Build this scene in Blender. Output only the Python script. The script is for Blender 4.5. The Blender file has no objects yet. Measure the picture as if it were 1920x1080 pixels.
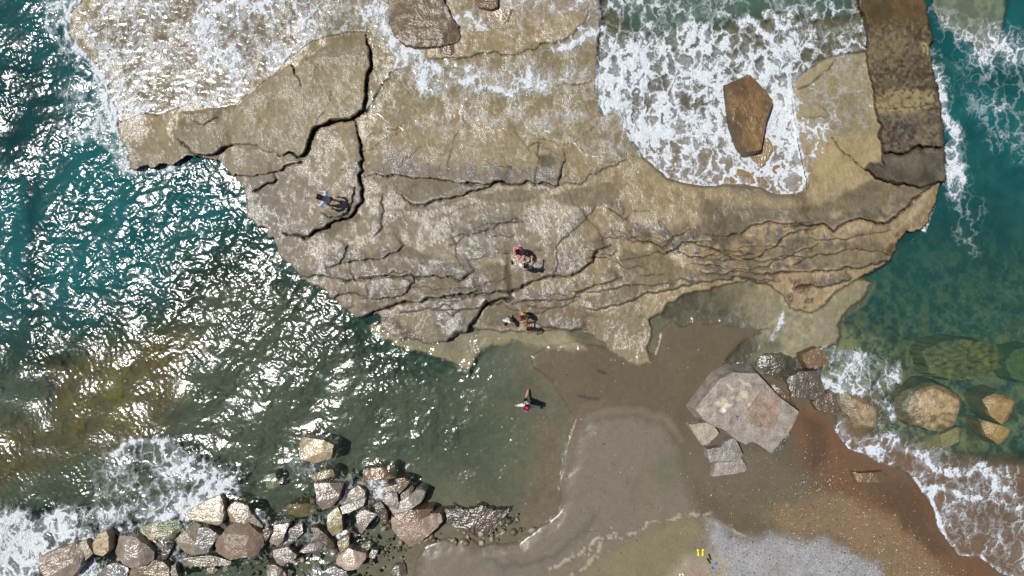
import bpy, bmesh, math, random
import numpy as np
from mathutils import Vector, Matrix, noise as mnoise

# ------------------------------------------------------------------ camera, sky, sun
SC = bpy.context.scene
COL = SC.collection
H = 30.0          # camera height over the sea (m)
S = 0.0219        # metres per photo pixel on the sea plane
cam_d = bpy.data.cameras.new("camera"); cam = bpy.data.objects.new("camera", cam_d); COL.objects.link(cam)
cam.location = (0, 0, H); cam.rotation_euler = (0, 0, 0)
cam_d.sensor_width = 36; cam_d.lens = 36 * H / (1920 * S); cam_d.clip_end = 2000
SC.camera = cam
SUN_ZEN, SUN_DIR = math.radians(23), Vector((-1, 0.2, 0)).normalized()
to_sun = Vector((SUN_DIR.x * math.sin(SUN_ZEN), SUN_DIR.y * math.sin(SUN_ZEN), math.cos(SUN_ZEN)))
sun_d = bpy.data.lights.new("sun", 'SUN'); sun = bpy.data.objects.new("sun", sun_d); COL.objects.link(sun)
sun_d.energy = 4.7; sun_d.angle = math.radians(0.55); sun_d.color = (1, 0.965, 0.91)
sun.rotation_euler = to_sun.to_track_quat('Z', 'Y').to_euler(); sun.location = to_sun * 60
W = bpy.data.worlds.new("World"); SC.world = W; W.use_nodes = True
bg = W.node_tree.nodes["Background"]; sky = W.node_tree.nodes.new("ShaderNodeTexSky")
sky.sky_type = 'NISHITA'; sky.sun_disc = False
sky.sun_elevation = math.pi / 2 - SUN_ZEN; sky.sun_rotation = math.atan2(SUN_DIR.x, SUN_DIR.y)
W.node_tree.links.new(sky.outputs[0], bg.inputs[0]); bg.inputs[1].default_value = 0.055
SC.view_settings.view_transform = 'Standard'; SC.view_settings.look = 'None'
SC.view_settings.exposure = 0; SC.view_settings.gamma = 1
SC.cycles.max_bounces = 6; SC.cycles.transparent_max_bounces = 8
SC.cycles.caustics_reflective = False; SC.cycles.caustics_refractive = False
rng = np.random.RandomState(7)
random.seed(7)

def P(u, v, z=0.0):
    """where a thing seen at photo point (u, v) stands when it is z metres above the sea"""
    k = S * (1 - z / H)
    return Vector(((u - 960) * k, (540 - v) * k, z))
def lin(c, k=0.76):
    c = np.array(c, float) / 255.0
    return np.where(c <= 0.04045, c / 12.92, ((c + 0.055) / 1.055) ** 2.4) * k

# ------------------------------------------------------------------ noise and masks on a map grid
def axis(lo, hi, step, far):
    a = np.arange(lo, hi, step); l, r, s = [], [], step
    x0, x1 = a[0], a[-1]
    while x1 < far:
        s *= 1.16; x0 -= s; x1 += s; l.append(x0); r.append(x1)
    return np.concatenate([l[::-1], a, r])
GU = axis(-70, 1990, 1.9, 8000.0); GV = axis(-70, 1150, 1.9, 7000.0)
U, V = np.meshgrid(GU, GV)
NY, NX = U.shape
_tab = np.random.RandomState(3).rand(256, 256).astype(np.float32)
def vn(x, y, seed=0):
    x = x + seed * 37.7; y = y + seed * 91.3
    xi = np.floor(x); yi = np.floor(y); fx = x - xi; fy = y - yi
    fx = fx * fx * fx * (fx * (fx * 6 - 15) + 10); fy = fy * fy * fy * (fy * (fy * 6 - 15) + 10)
    xi = xi.astype(np.int64); yi = yi.astype(np.int64)
    a = _tab[yi & 255, xi & 255]; b = _tab[yi & 255, (xi + 1) & 255]
    c = _tab[(yi + 1) & 255, xi & 255]; d = _tab[(yi + 1) & 255, (xi + 1) & 255]
    return (a * (1 - fx) + b * fx) * (1 - fy) + (c * (1 - fx) + d * fx) * fy - 0.5
def fbm(x, y, sx, sy=None, o=4, seed=0, g=0.5):
    sy = sy or sx; t = 0; a = 1.0; n = 0
    for i in range(o):
        t = t + a * vn(x / sx * 2 ** i + 0.3 * i * y / sy, y / sy * 2 ** i, seed + i * 5); n += a; a *= g
    return t / n * 2
def ss(a, b, x):
    t = np.clip((x - a) / (b - a), 0, 1); return t * t * (3 - 2 * t)
N0 = fbm(U, V, 160, o=4, seed=1)
N1 = fbm(U, V, 45, o=4, seed=2)
N2 = fbm(U, V, 14, o=3, seed=3)
N3 = fbm(U, V, 5, o=2, seed=4)
NST = fbm(U + 10 * N1, V + 10 * N2, 11, 26, o=3, seed=6)          # streaks along the swash direction
ROUGH = (U + 5 * N1 + 6 * fbm(U, V, 16, o=4, seed=11), V + 5 * fbm(U, V, 40, o=4, seed=12) + 6 * fbm(U, V, 16, o=4, seed=13))
SOFT = (U + 12 * fbm(U, V, 70, o=4, seed=21), V + 12 * fbm(U, V, 70, o=4, seed=22))
WILD = (U + 34 * fbm(U, V, 90, o=5, seed=23, g=.6), V + 34 * fbm(U, V, 90, o=5, seed=24, g=.6))
EXACT = (U, V)

def _win(pts, m):
    p = np.array(pts, float)
    x0, x1, y0, y1 = p[:, 0].min() - m, p[:, 0].max() + m, p[:, 1].min() - m, p[:, 1].max() + m
    i0, i1 = np.searchsorted(GV, y0), np.searchsorted(GV, y1)
    j0, j1 = np.searchsorted(GU, x0), np.searchsorted(GU, x1)
    return p, slice(max(i0 - 1, 0), min(i1 + 1, NY)), slice(max(j0 - 1, 0), min(j1 + 1, NX))
def sdf_pts(p, x, y):
    d = np.full(x.shape, 1e9); ins = np.zeros(x.shape, bool)
    for k in range(len(p)):
        ax, ay = p[k]; bx, by = p[(k + 1) % len(p)]
        ex, ey = bx - ax, by - ay; L = ex * ex + ey * ey + 1e-9
        t = np.clip(((x - ax) * ex + (y - ay) * ey) / L, 0, 1)
        d = np.minimum(d, (x - ax - t * ex) ** 2 + (y - ay - t * ey) ** 2)
        c = ((ay > y) != (by > y)) & (x < (bx - ax) * (y - ay) / ((by - ay) if by != ay else 1e-9) + ax)
        ins ^= c
    d = np.sqrt(d); return np.where(ins, d, -d)
def sdf(pts, w=ROUGH, m=90):
    p, si, sj = _win(pts, m + 30)
    out = np.full(U.shape, -float(m + 30)); out[si, sj] = sdf_pts(p, w[0][si, sj], w[1][si, sj])
    return out
def line(pts, w=ROUGH, m=60):
    """distance to a polyline, side (+1 = left of travel in the picture, i.e. up-slope for left-to-right), 0..1 along it"""
    p, si, sj = _win(pts, m + 12)
    x, y = w[0][si, sj], w[1][si, sj]
    best = np.full(x.shape, 1e9); side = np.ones(x.shape); tt = np.zeros(x.shape)
    seg = np.hypot(*(p[1:] - p[:-1]).T); tot = seg.sum(); acc = 0
    for k in range(len(p) - 1):
        ax, ay = p[k]; ex, ey = p[k + 1] - p[k]; L = ex * ex + ey * ey + 1e-9
        t = np.clip(((x - ax) * ex + (y - ay) * ey) / L, 0, 1)
        dd = (x - ax - t * ex) ** 2 + (y - ay - t * ey) ** 2
        cr = ex * (y - ay) - ey * (x - ax)
        u = dd < best - 1e-6
        best = np.where(u, dd, best); side = np.where(u, np.where(cr < 0, 1.0, -1.0), side)
        tt = np.where(u, (acc + t * seg[k]) / tot, tt); acc += seg[k]
    D = np.full(U.shape, 1e4); Sd = np.ones(U.shape); T = np.zeros(U.shape)
    D[si, sj] = np.sqrt(best); Sd[si, sj] = side; T[si, sj] = tt
    return D, Sd, T

# ------------------------------------------------------------------ traced outlines (photo pixels)
SHELF = [(139,15),(130,30),(126,50),(127,72),(150,95),(170,115),(188,140),(200,165),(209,190),(214,215),(220,240),(228,265),(235,290),(240,318),(290,314),(335,308),(345,299),(365,295),(400,300),(412,303),(425,320),(440,336),(453,350),(460,370),(458,385),(462,408),(480,420),(500,440),(520,475),(540,500),(560,520),(590,535),(625,560),(650,585),(668,597),(690,594),(712,598),(716,615),(735,632),(770,640),(800,643),(850,635),(880,618),(905,618),(950,620),(1000,622),(1065,620),(1100,628),(1130,640),(1150,655),(1180,675),(1205,683),(1225,680),(1215,655),(1225,620),(1220,600),(1245,580),(1280,558),(1310,545),(1355,535),(1400,527),(1450,535),(1470,560),(1480,578),(1500,583),(1520,590),(1545,572),(1560,555),(1600,528),(1620,515),(1645,502),(1665,490),(1680,470),(1690,450),(1700,436),(1720,430),(1733,430),(1745,410),(1755,375),(1765,345),(1773,340),(1774,300),(1773,240),(1768,200),(1755,150),(1750,130),(1748,80),(1745,50),(1740,20),(1730,-40),(1735,-400),(1500,-900),(700,-700),(240,-350),(190,-60)]
BAY = [(1135,-300),(1130,0),(1120,60),(1120,100),(1117,160),(1123,193),(1133,213),(1160,212),(1177,222),(1180,247),(1190,267),(1207,297),(1247,333),(1285,347),(1323,352),(1380,350),(1405,353),(1430,357),(1450,372),(1480,372),(1497,366),(1512,352),(1513,335),(1498,300),(1493,220),(1490,160),(1510,135),(1540,115),(1570,107),(1625,97),(1627,57),(1613,0),(1612,-300)]
BAYDEEP = [(1150,-400),(1145,0),(1160,30),(1200,60),(1290,70),(1400,40),(1500,25),(1600,40),(1610,0),(1610,-400)]
SLAB = [(545,118),(556,135),(562,120),(590,100),(640,70),(683,66),(693,100),(690,125),(686,150),(685,180),(682,205),(675,216),(660,222),(640,226),(620,230),(600,236),(588,242),(582,254),(580,270),(572,288),(560,292),(540,289),(517,290),(500,283),(480,270),(440,272),(412,285),(390,292),(365,288),(345,275),(330,255),(333,232),(345,215),(400,205),(445,199),(480,170),(515,145)]
COLUMN = [(1613,-300),(1613,0),(1627,57),(1625,97),(1633,147),(1643,193),(1647,220),(1645,260),(1650,290),(1655,312),(1630,308),(1622,320),(1640,335),(1680,345),(1710,352),(1740,350),(1776,342),(1774,300),(1773,240),(1768,200),(1755,150),(1750,130),(1748,80),(1745,50),(1740,20),(1735,-300)]
LAND = [(775,1080),(780,1050),(790,1030),(820,1018),(860,1012),(870,1003),(890,1003),(910,1015),(950,1012),(975,1010),(1000,1000),(1030,975),(1045,950),(1050,920),(1048,900),(1058,870),(1068,830),(1078,790),(1060,750),(1030,715),(1005,690),(1000,665),(1030,645),(1080,640),(1150,660),(1225,660),(1235,620),(1260,590),(1300,575),(1380,600),(1450,620),(1440,650),(1400,672),(1370,700),(1400,705),(1480,720),(1560,740),(1572,790),(1590,830),(1640,862),(1700,885),(1735,930),(1760,985),(1800,1030),(1860,1052),(1915,1085),(2100,1200),(2600,1400),(7000,2500),(7000,8000),(-4000,8000),(-1500,2500),(200,1400),(600,1180)]
SUBSHELF = [(1225,590),(1245,565),(1290,540),(1355,520),(1400,515),(1470,535),(1550,545),(1600,515),(1635,530),(1622,560),(1600,578),(1582,592),(1575,610),(1578,630),(1570,645),(1545,655),(1520,655),(1500,672),(1460,672),(1430,664),(1400,678),(1370,695),(1345,710),(1360,680),(1385,650),(1410,630),(1440,615),(1380,612),(1290,612)]
LEFTSUB = [(680,600),(880,615),(1065,620),(1085,640),(1100,660),(1010,650),(960,640),(905,660),(885,700),(860,690),(800,670),(740,655),(700,630)]
TOPSUB = [(1747,27),(1755,-300),(1900,-300),(1890,50),(1877,93),(1857,103),(1843,107),(1813,83),(1777,63)]
ALGAE = [(-800,720),(0,680),(60,650),(130,655),(180,645),(250,610),(320,570),(400,500),(470,475),(600,560),(690,640),(740,660),(860,700),(960,750),(1010,830),(1000,920),(960,1000),(800,1060),(700,1300),(-800,1300)]

LEDGES = [  # (points left to right, step height m, slope length px, crack depth m, crack half width px, grey band px)
 ([(517,290),(540,289),(560,292),(572,288),(580,270),(582,254),(588,242),(600,236),(620,230),(640,226),(660,222),(675,216),(682,205),(685,180),(686,150),(690,125),(693,100),(685,66)], .14, 60, .50, 2.4, 0),
 ([(430,330),(460,332),(490,328),(515,320),(547,310),(570,300)], .12, 20, .25, 1.8, 0),
 ([(473,358),(490,350),(503,347),(520,338)], .12, 30, .3, 1.8, 8),
 ([(527,436),(545,440),(560,443),(580,442),(600,436),(625,420),(650,405),(668,390),(680,370),(683,350),(677,335),(675,300),(672,260),(666,225)], .22, 34, .5, 2.4, 16),
 ([(600,405),(618,412),(637,405),(650,395),(658,380),(661,365),(666,350)], .1, 12, .3, 1.5, 12),
 ([(240,320),(290,315),(335,310),(345,300),(365,297),(400,300),(415,303)], .1, 20, .4, 1.8, 0),
 ([(683,212),(700,200),(703,180),(712,165),(720,155),(735,135),(757,125)], .03, 30, .16, 1.4, 0),
 ([(838,318),(842,285),(855,255),(868,238),(872,215)], .0, 20, .1, 1.0, 0),
 ([(775,118),(810,112),(860,108),(905,102),(970,102),(1000,92),(1040,78),(1075,68),(1085,55),(1097,40),(1113,15)], .06, 60, .16, 1.3, 0),
 ([(1008,345),(1010,310),(1010,295),(1006,272)], .0, 20, .2, 1.4, 0),
 ([(683,334),(710,330),(740,328),(780,333),(815,338),(845,343),(883,344),(915,343),(960,344),(985,342),(1020,343),(1045,347),(1053,325),(1057,300),(1055,280)], .12, 60, .28, 1.6, 34),
 ([(1047,348),(1060,343),(1090,345),(1105,330),(1130,318),(1160,308),(1180,295)], .03, 40, .08, 1.1, 12),
 ([(745,362),(757,375),(775,384),(800,383),(820,374),(845,372),(870,365),(888,360),(925,345),(960,344)], .14, 40, .3, 1.8, 22),
 ([(700,442),(712,430),(718,400),(719,362)], .06, 24, .14, 1.2, 10),
 ([(640,493),(690,487),(715,483),(740,475),(765,457)], .14, 40, .22, 1.6, 26),
 ([(665,523),(700,520),(730,515),(760,520),(780,523),(810,520),(840,521),(862,530),(878,520),(892,510)], .18, 60, .32, 1.9, 44),
 ([(668,560),(700,562),(735,561),(755,556),(765,545),(775,532),(776,524)], .14, 40, .18, 1.4, 32),
 ([(610,500),(640,492),(648,470),(655,455)], .10, 30, .16, 1.4, 20),
 ([(560,520),(590,516),(620,520),(645,525),(668,522)], .12, 30, .2, 1.5, 24),
 ([(625,560),(650,548),(668,552),(690,556)], .1, 30, .2, 1.5, 20),
 ([(663,597),(690,593),(717,583),(740,573),(773,568),(823,562),(857,557),(880,552),(905,548)], .22, 46, .4, 2.1, 30),
 ([(817,643),(847,635),(873,622),(890,607),(895,587),(910,573),(930,565),(968,560)], .26, 70, .5, 2.8, 60),
 ([(868,560),(900,556),(930,547),(957,548),(987,537),(1007,525),(1040,515),(1070,517),(1093,503),(1107,493),(1120,473),(1140,463),(1147,455)], .20, 70, .32, 2.0, 46),
 ([(1036,516),(1045,500),(1045,460),(1060,446),(1077,433),(1097,412),(1110,395),(1120,382)], .04, 30, .06, 1.0, 16),
 ([(960,570),(1000,566),(1050,565),(1080,560),(1085,552),(1110,535),(1150,527),(1165,523)], .10, 34, .14, 1.3, 26),
 ([(1130,382),(1155,400),(1170,425),(1183,441),(1207,457),(1240,460),(1257,450),(1275,438),(1300,430)], .08, 40, .1, 1.2, 20),
 ([(1087,578),(1123,580),(1160,573),(1180,565),(1200,554),(1227,552),(1260,545),(1290,538),(1340,528),(1383,522),(1420,524),(1467,527)], .12, 34, .12, 1.3, 26),
 ([(960,600),(1000,606),(1040,618),(1063,621),(1100,622)], .10, 30, .14, 1.4, 20),
 ([(1060,545),(1090,548),(1120,545),(1150,540),(1180,535),(1227,538),(1270,532)], .06, 24, .06, 1.0, 14),
 ([(1317,438),(1340,441),(1363,443),(1390,432),(1413,422),(1440,418),(1470,420),(1500,416),(1520,412)], .14, 90, .16, 1.4, 82),
 ([(1475,424),(1510,420),(1543,420),(1563,432),(1587,418),(1613,413),(1643,420),(1667,415),(1687,400),(1710,377),(1735,358),(1762,344)], .28, 36, .35, 2.2, 24),
 ([(1207,470),(1240,477),(1262,470),(1280,452),(1313,457),(1347,470),(1373,487),(1403,488),(1427,478),(1457,458),(1480,440),(1513,428),(1540,423)], .14, 44, .16, 1.5, 36),
 ([(1477,500),(1500,492),(1513,483),(1533,480),(1580,472),(1617,468),(1647,475),(1673,485)], .12, 34, .12, 1.2, 26),
 ([(1290,500),(1330,494),(1370,506),(1400,506),(1440,496),(1470,488),(1500,470),(1540,452)], .10, 40, .10, 1.2, 30),
 ([(1300,510),(1350,515),(1400,512),(1450,514),(1500,512),(1547,508),(1567,508),(1613,503),(1647,492),(1677,483)], .16, 30, .22, 1.6, 24),
 ([(1487,538),(1513,535),(1547,537),(1580,527),(1600,520)], .14, 24, .22, 1.8, 16),
 ([(1650,290),(1670,288),(1693,289),(1710,278),(1740,277),(1775,277)], .18, 50, .45, 2.0, 0),
 ([(1560,263),(1585,288),(1610,310),(1640,333),(1670,345),(1707,350),(1740,347),(1774,341)], .06, 40, .2, 1.5, 0),
 ([(1495,222),(1530,221),(1555,216),(1550,205),(1535,192)], .04, 20, .10, 1.1, 0),
 ([(1500,168),(1520,158),(1545,140),(1560,125),(1570,110)], .05, 20, .14, 1.3, 0),
 ([(1650,203),(1690,205),(1730,198),(1765,197)], .0, 20, .06, 1.1, 0),
 ([(1080,265),(1110,240),(1118,215),(1121,190)], .02, 20, .08, 1.0, 0),
 ([(1030,165),(1070,158),(1100,153),(1118,152)], .03, 20, .08, 1.0, 0),
 ([(365,225),(385,238),(400,225),(412,220)], .02, 20, .12, 1.4, 0),
 ([(330,255),(345,275),(365,290),(390,292),(412,285),(440,272)], .08, 20, .16, 2.0, 0),
 ([(545,118),(556,135),(562,160)], .0, 20, .18, 1.3, 0),
 ([(575,265),(595,230),(612,205),(620,180),(617,172)], .0, 20, .1, 1.0, 0),
]
_r = np.random.RandomState(42)
for _ in range(46):      # minor bedding lines between the traced ones
    if _ < 18: x, y, a, ln = _r.uniform(560, 1050), _r.uniform(440, 590), _r.uniform(-.25, .05), _r.uniform(50, 150)
    elif _ < 34: x, y, a, ln = _r.uniform(1060, 1560), _r.uniform(440, 525), _r.uniform(-.15, .12), _r.uniform(60, 170)
    else: x, y, a, ln = _r.uniform(480, 1500), _r.uniform(230, 420), _r.uniform(-.6, .4), _r.uniform(30, 90)
    pts = []; ph = _r.rand() * 6
    for q in range(7): t_ = q / 6; pts.append((x + ln * t_, y + ln * t_ * math.tan(a) + 7 * math.sin(ph + 5 * t_) + _r.uniform(-3, 3)))
    LEDGES.append((pts, _r.uniform(.025, .07) if _ < 34 else .015, _r.uniform(12, 26), _r.uniform(.03, .10), _r.uniform(.8, 1.2), _r.uniform(6, 16) if _ < 34 else 0))

# ------------------------------------------------------------------ terrain heights (m)
dSh = sdf(SHELF); dBay = sdf(BAY, SOFT); dLand = sdf(LAND, SOFT, m=400)
dSlab = sdf(SLAB); dCol = sdf(COLUMN); dAl = sdf(ALGAE, WILD, m=200)
far_land = np.where(V > 1300, 1.0, 0.0)
right = ss(1200, 1500, U - 0.25 * (V - 600))
zsea = -3.2 + 0.5 * N0 + 0.25 * N1
zsea = zsea * (1 - ss(-70, 60, dAl)) + (-0.85 + 0.12 * N1 + 0.08 * N2 - .25 * ss(400, 0, U)) * ss(-70, 60, dAl)
zright = np.minimum(-0.12, -0.25 - 1.0 * ss(0, 130, -dLand) - 1.9 * ss(250, -150, V - 500)) + 0.14 * N1 + 0.12 * N2 + 0.05 * N3
zsea = zsea * (1 - right) + zright * right
land_h = 0.03 + 0.0012 * np.clip(dLand, 0, 400) + 0.0004 * np.clip(V - 1150, 0, 4000)
shore = -0.05 - 0.0045 * np.clip(-dLand, 0, 190)
zb = np.where(dLand > 0, land_h, np.maximum(zsea, shore) * ss(210, 120, -dLand) + zsea * (1 - ss(210, 120, -dLand)))
zb = np.where((dLand > 0), 0.03 * ss(0, 6, dLand) + land_h - .03, zb)
# the grey sand tongue is a low mound, the brown flat beside it is lower and wetter
dSw0 = sdf([(1570,760),(1640,800),(1760,840),(2000,860),(2200,1190),(1915,1110),(1860,1075),(1780,1054),(1745,1000),(1722,940),(1695,905),(1620,878),(1570,845)], SOFT)
mSg = ss(-10, 25, dSw0) * (dLand < 2)
zb = zb * (1 - mSg) + np.maximum(zb, -.04 - .0018 * np.clip(-dLand, 0, 90)) * mSg
TONGUE = [(775,1100),(780,1050),(790,1030),(820,1018),(870,1005),(910,1015),(975,1010),(1030,975),(1050,920),(1060,880),(1085,830),(1110,790),(1140,776),(1180,771),(1230,777),(1265,800),(1290,840),(1300,880),(1330,960),(1500,1200),(600,1300)]
dTon = sdf(TONGUE, SOFT)
zb = zb + np.where(dLand > 0, 0.06 * ss(0, 30, dTon), 0)
sub = ss(-3, 4, sdf(SUBSHELF)); zb = np.where(sub > 0, np.maximum(zb, -0.6) * (1 - sub) + (-0.10 + 0.05 * N1) * sub, zb)
sub = ss(-6, 8, sdf(LEFTSUB)); zb = zb * (1 - sub) + np.maximum(zb, -0.12 + 0.05 * N1) * sub
sub = ss(-3, 5, sdf(TOPSUB)); zb = zb * (1 - sub) + (-0.65 + 0.1 * N1) * sub
shelf_z = 0.13 + 0.30 * ss(210, 420, V) - 0.26 * ss(500, 640, V) - 0.08 * ss(1300, 1150, U) * ss(560, 640, V) + 0.03 * N0
shelf_z = shelf_z + 0.12 * ss(560, 460, V) * ss(1300, 1500, U)
mS = ss(-1.5, 2.5, dSh)
bayz = 0.02 - 0.35 * ss(330, 60, V) - 1.3 * ss(-10, 30, sdf(BAYDEEP, SOFT)) + 0.05 * N1 + .05 * N2
mB = ss(-3, 5, dBay)
base = zb * (1 - mS) + shelf_z * mS
base = base * (1 - mB * mS) + bayz * mB * mS
T = base.copy()
T += mS * (0.20 - 0.10 * ss(120, -10, V)) * ss(-1.5, 4, dSlab) * (.75 + .3 * N1)
T += mS * (0.42 * ss(-2, 5, dCol)) * (1 - .5 * ss(60, 0, V))
on = mS * (1 - mB)
GREY = np.zeros(U.shape); CRACK = np.zeros(U.shape); RIM = np.zeros(U.shape)
for pts, h, L, cd, cw, gb in LEDGES:
    D, Sd, t = line(pts, ROUGH, m=max(2.6 * L, gb * 1.6, 20))
    end = ss(0, .10, t) * ss(1, .90, t)
    if h > 0:
        up = ss(-1.3, 1.3, Sd * D)
        T += on * h * 1.35 * end * up * np.exp(-np.clip(D, 0, 1e3) / (1.2 * L)) * ss(2.8 * L, 1.0 * L, D)
    wv = cw * 0.85 * (1 + .7 * N2 + .4 * N1) * (.35 + .65 * end)
    g = np.exp(-(D / np.maximum(wv, .5)) ** 2)
    T -= on * cd * 0.8 * g; CRACK = np.maximum(CRACK, on * g)
    RIM = np.maximum(RIM, on * np.exp(-((D - 4) / 3.2) ** 2) * ((Sd > 0) | (N1 > 0)))
    if gb:
        e = D - gb * (0.85 + .55 * N1 + .5 * NST + .3 * N2)
        GREY = np.maximum(GREY, on * (Sd > 0) * ss(7, -5, e) * ss(0, .06, t) * ss(1, .94, t))
rk = np.clip(mS + ss(-3, 4, sdf(SUBSHELF)) + ss(-6, 8, sdf(LEFTSUB)), 0, 1)
lower = ss(300, 520, V)
N4 = fbm(U, V, 3.4, 5.5, o=2, seed=8)
T += rk * (0.045 * N1 + 0.009 * N2 + 0.016 * NST + 0.008 * N3 + .008 * N4) * (.45 + .75 * lower + .8 * ss(-2, 4, dSlab) + .3 * ss(-2, 4, dCol)) * (1 - .6 * mB)
T += np.where(dLand > 0, 0.004 * N2 + .002 * N3, 0)
POOLS = [[(720,390),(760,388),(830,380),(900,362),(960,350),(1040,352),(1000,374),(940,382),(880,374),(820,395),(745,402)], [(640,398),(665,392),(682,400),(655,425),(625,442),(600,442)], [(1020,370),(1080,352),(1130,340),(1180,345),(1150,380),(1100,390),(1050,385)],
 [(683,336),(740,332),(800,338),(870,350),(830,362),(800,375),(770,376),(752,365),(715,352)],
 [(1170,463),(1162,483),(1160,510),(1165,523),(1190,525),(1227,537),(1250,533),(1290,525),(1300,510),(1280,500),(1260,487),(1240,477),(1207,478),(1187,470)],
 [(440,273),(450,260),(467,253),(480,258),(492,273),(480,283),(467,285)],
 [(770,457),(790,470),(815,485),(800,490),(740,486),(720,482),(745,474)],
 [(775,530),(800,524),(840,524),(860,532),(868,545),(820,555),(765,560),(768,545)],
 [(905,590),(900,570),(940,562),(980,562),(1010,572),(1060,566),(1085,580),(1130,590),(1090,600),(1050,600),(1000,605),(950,612),(905,610)],
 [(670,570),(730,562),(800,560),(850,554),(840,561),(770,566),(715,580),(680,588)],
 [(1095,560),(1130,545),(1190,530),(1250,540),(1200,552),(1160,568),(1110,574)],
 [(1500,470),(1580,472),(1640,470),(1660,480),(1610,492),(1550,494),(1500,488)],
 [(890,500),(940,495),(1000,505),(1030,512),(1000,524),(960,538),(920,535),(900,520)]]
POOL = np.zeros(U.shape)
for q in POOLS:
    POOL = np.maximum(POOL, ss(-2, 4, sdf(q, ROUGH, 20)))

# ------------------------------------------------------------------ terrain colours (surface colours, some glint streaks painted in)
CC = np.zeros(U.shape + (3,)); CC[:] = lin((70, 96, 88))
def paint(mask, rgb, op=1.0):
    m = (np.clip(mask, 0, 1) * op)[..., None]; CC[:] = CC * (1 - m) + lin(rgb) * m
def area(pts, f=4, w=ROUGH, m=60): return ss(-f, f, sdf(pts, w, m))
def stroke(pts, wd, w=ROUGH, f=2):
    f = min(f, wd); D, _, t = line(pts, w, m=wd * 2 + 10); return ss(wd + f, wd - f, D) * ss(0, .04, t + .03) * ss(1, .96, t - .03)
# sea floor: green left, algae brown ridge, boulder rubble on the right
paint(ss(-40, 40, dAl), (88, 90, 68))
paint(ss(.0, .35, N1 + .5 * N2) * ss(-20, 40, dAl), (66, 70, 50), .7)
brown = area([(60,660),(180,650),(260,620),(330,600),(380,640),(330,700),(320,760),(280,830),(180,850),(60,900),(0,950),(-300,960),(-300,820),(0,800),(80,760)], 30, WILD)
paint(brown * (.75 + .4 * N1), (118, 84, 38), .95)
paint(brown * ss(.05, .45, N2 + .4 * N1), (120, 106, 34), .6)
paint(brown * ss(.05, .4, -N2 + .4 * N1), (86, 66, 36), .5)
paint(area([(180,650),(260,615),(340,570),(330,600),(250,640),(190,665)], 12, WILD), (100, 106, 44), .6)
paint(area([(230,690),(260,740),(240,800),(215,780),(205,720)], 12, WILD), (134, 116, 48), .6)
paint(stroke([(62,600),(64,650),(58,690),(75,720),(90,760)], 5, WILD), (22, 50, 56), .9)
paint(stroke([(340,650),(352,668),(375,685),(400,690)], 4, WILD), (40, 60, 58), .8)
paint(stroke([(20,665),(45,672),(70,676)], 4, WILD), (22, 50, 56), .7)
paint(area([(-60,130),(40,120),(80,170),(100,230),(60,300),(20,330),(-80,300)], 26, WILD), (14, 30, 40), .9)
paint(area([(30,360),(70,380),(65,450),(40,470),(25,420)], 20, WILD), (14, 40, 50), .7)
rub = right * (dLand < 0)
paint(rub, (104, 114, 88)); paint(rub * ss(.0, .3, N2 + .4 * N3), (142, 136, 96), .7); paint(rub * ss(.05, .35, -N2 - .5 * N3), (56, 72, 62), .7)
paint(rub * ss(.1, .4, N1), (130, 120, 70), .5)
# rubble and sand towards the beach on the left
sh = (1 - right) * ss(-230, -10, dLand)
paint(sh, (106, 100, 78)); paint(sh * ss(.0, .4, N1) * ss(-80, -160, dLand), (88, 98, 76), .7)
paint((1 - right) * area([(1000,760),(1060,800),(1050,860),(1040,900),(1040,950),(1010,990),(975,1000),(1000,900),(1020,840),(1010,800)], 14, SOFT), (122, 96, 78), .5)
# sand
land = ss(-2, 2, dLand)
paint(land, (97, 85, 66))
paint(land * ss(-3, 26, dTon), (116, 108, 92))
paint(land * stroke([(1052,905),(1062,870),(1085,822),(1112,788),(1150,772),(1200,770),(1250,786),(1280,820)], 6, SOFT, 6), (136, 128, 114), .4)
paint(land * area([(1068,860),(1075,800),(1090,770),(1150,740),(1130,770),(1100,790),(1080,830)], 8, SOFT), (116, 92, 78), .5)
paint(land * area([(1060,1100),(1110,1050),(1160,1020),(1230,985),(1290,965),(1330,990),(1290,1040),(1320,1120),(1300,1600),(900,1600)], 14, SOFT), (126, 116, 88), .8)
paint(land * area([(1200,880),(1300,830),(1450,850),(1520,900),(1500,1000),(1400,960),(1300,900),(1250,930)], 20, SOFT), (104, 99, 80), .7)
paint(land * area([(1500,760),(1560,790),(1610,850),(1700,890),(1735,930),(1760,985),(1800,1030),(1900,1085),(1900,1300),(1760,1120),(1640,1000),(1560,920),(1500,860),(1480,800)], 18, WILD), (110, 78, 52), .95)
paint(land * area([(1500,780),(1545,800),(1560,850),(1535,890),(1515,860)], 14, WILD), (76, 62, 48), .7)
paint(land * area([(1640,900),(1700,900),(1730,960),(1780,1030),(1740,1040),(1660,960)], 14, WILD), (88, 66, 46), .8)
paint(land * area([(1620,890),(1700,885),(1690,920),(1650,935),(1615,915)], 10, WILD), (98, 74, 52), .5)
gr = area([(1330,960),(1380,1000),(1470,1010),(1560,1025),(1640,1060),(1700,1200),(1600,2500),(1100,2500),(1290,1200),(1310,1080),(1345,1030)], 18, WILD)
paint(land * gr, (164, 164, 166), .88)
paint(land * ss(1250, 1500, V + .2 * (U - 1200)) , (150, 143, 130), .9)
paint(land * area([(1240,1090),(1290,1040),(1340,1040),(1370,1100),(1330,1300),(1230,1300)], 12, WILD), (158, 146, 122), .8)
paint(land * area([(1440,960),(1560,930),(1660,960),(1740,1040),(1800,1100),(1780,1300),(1640,1060),(1560,1010),(1480,1010)], 16, WILD), (134, 112, 82), .8)
paint(land * ss(.1, .5, N1), (90, 82, 66), .25)
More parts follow.
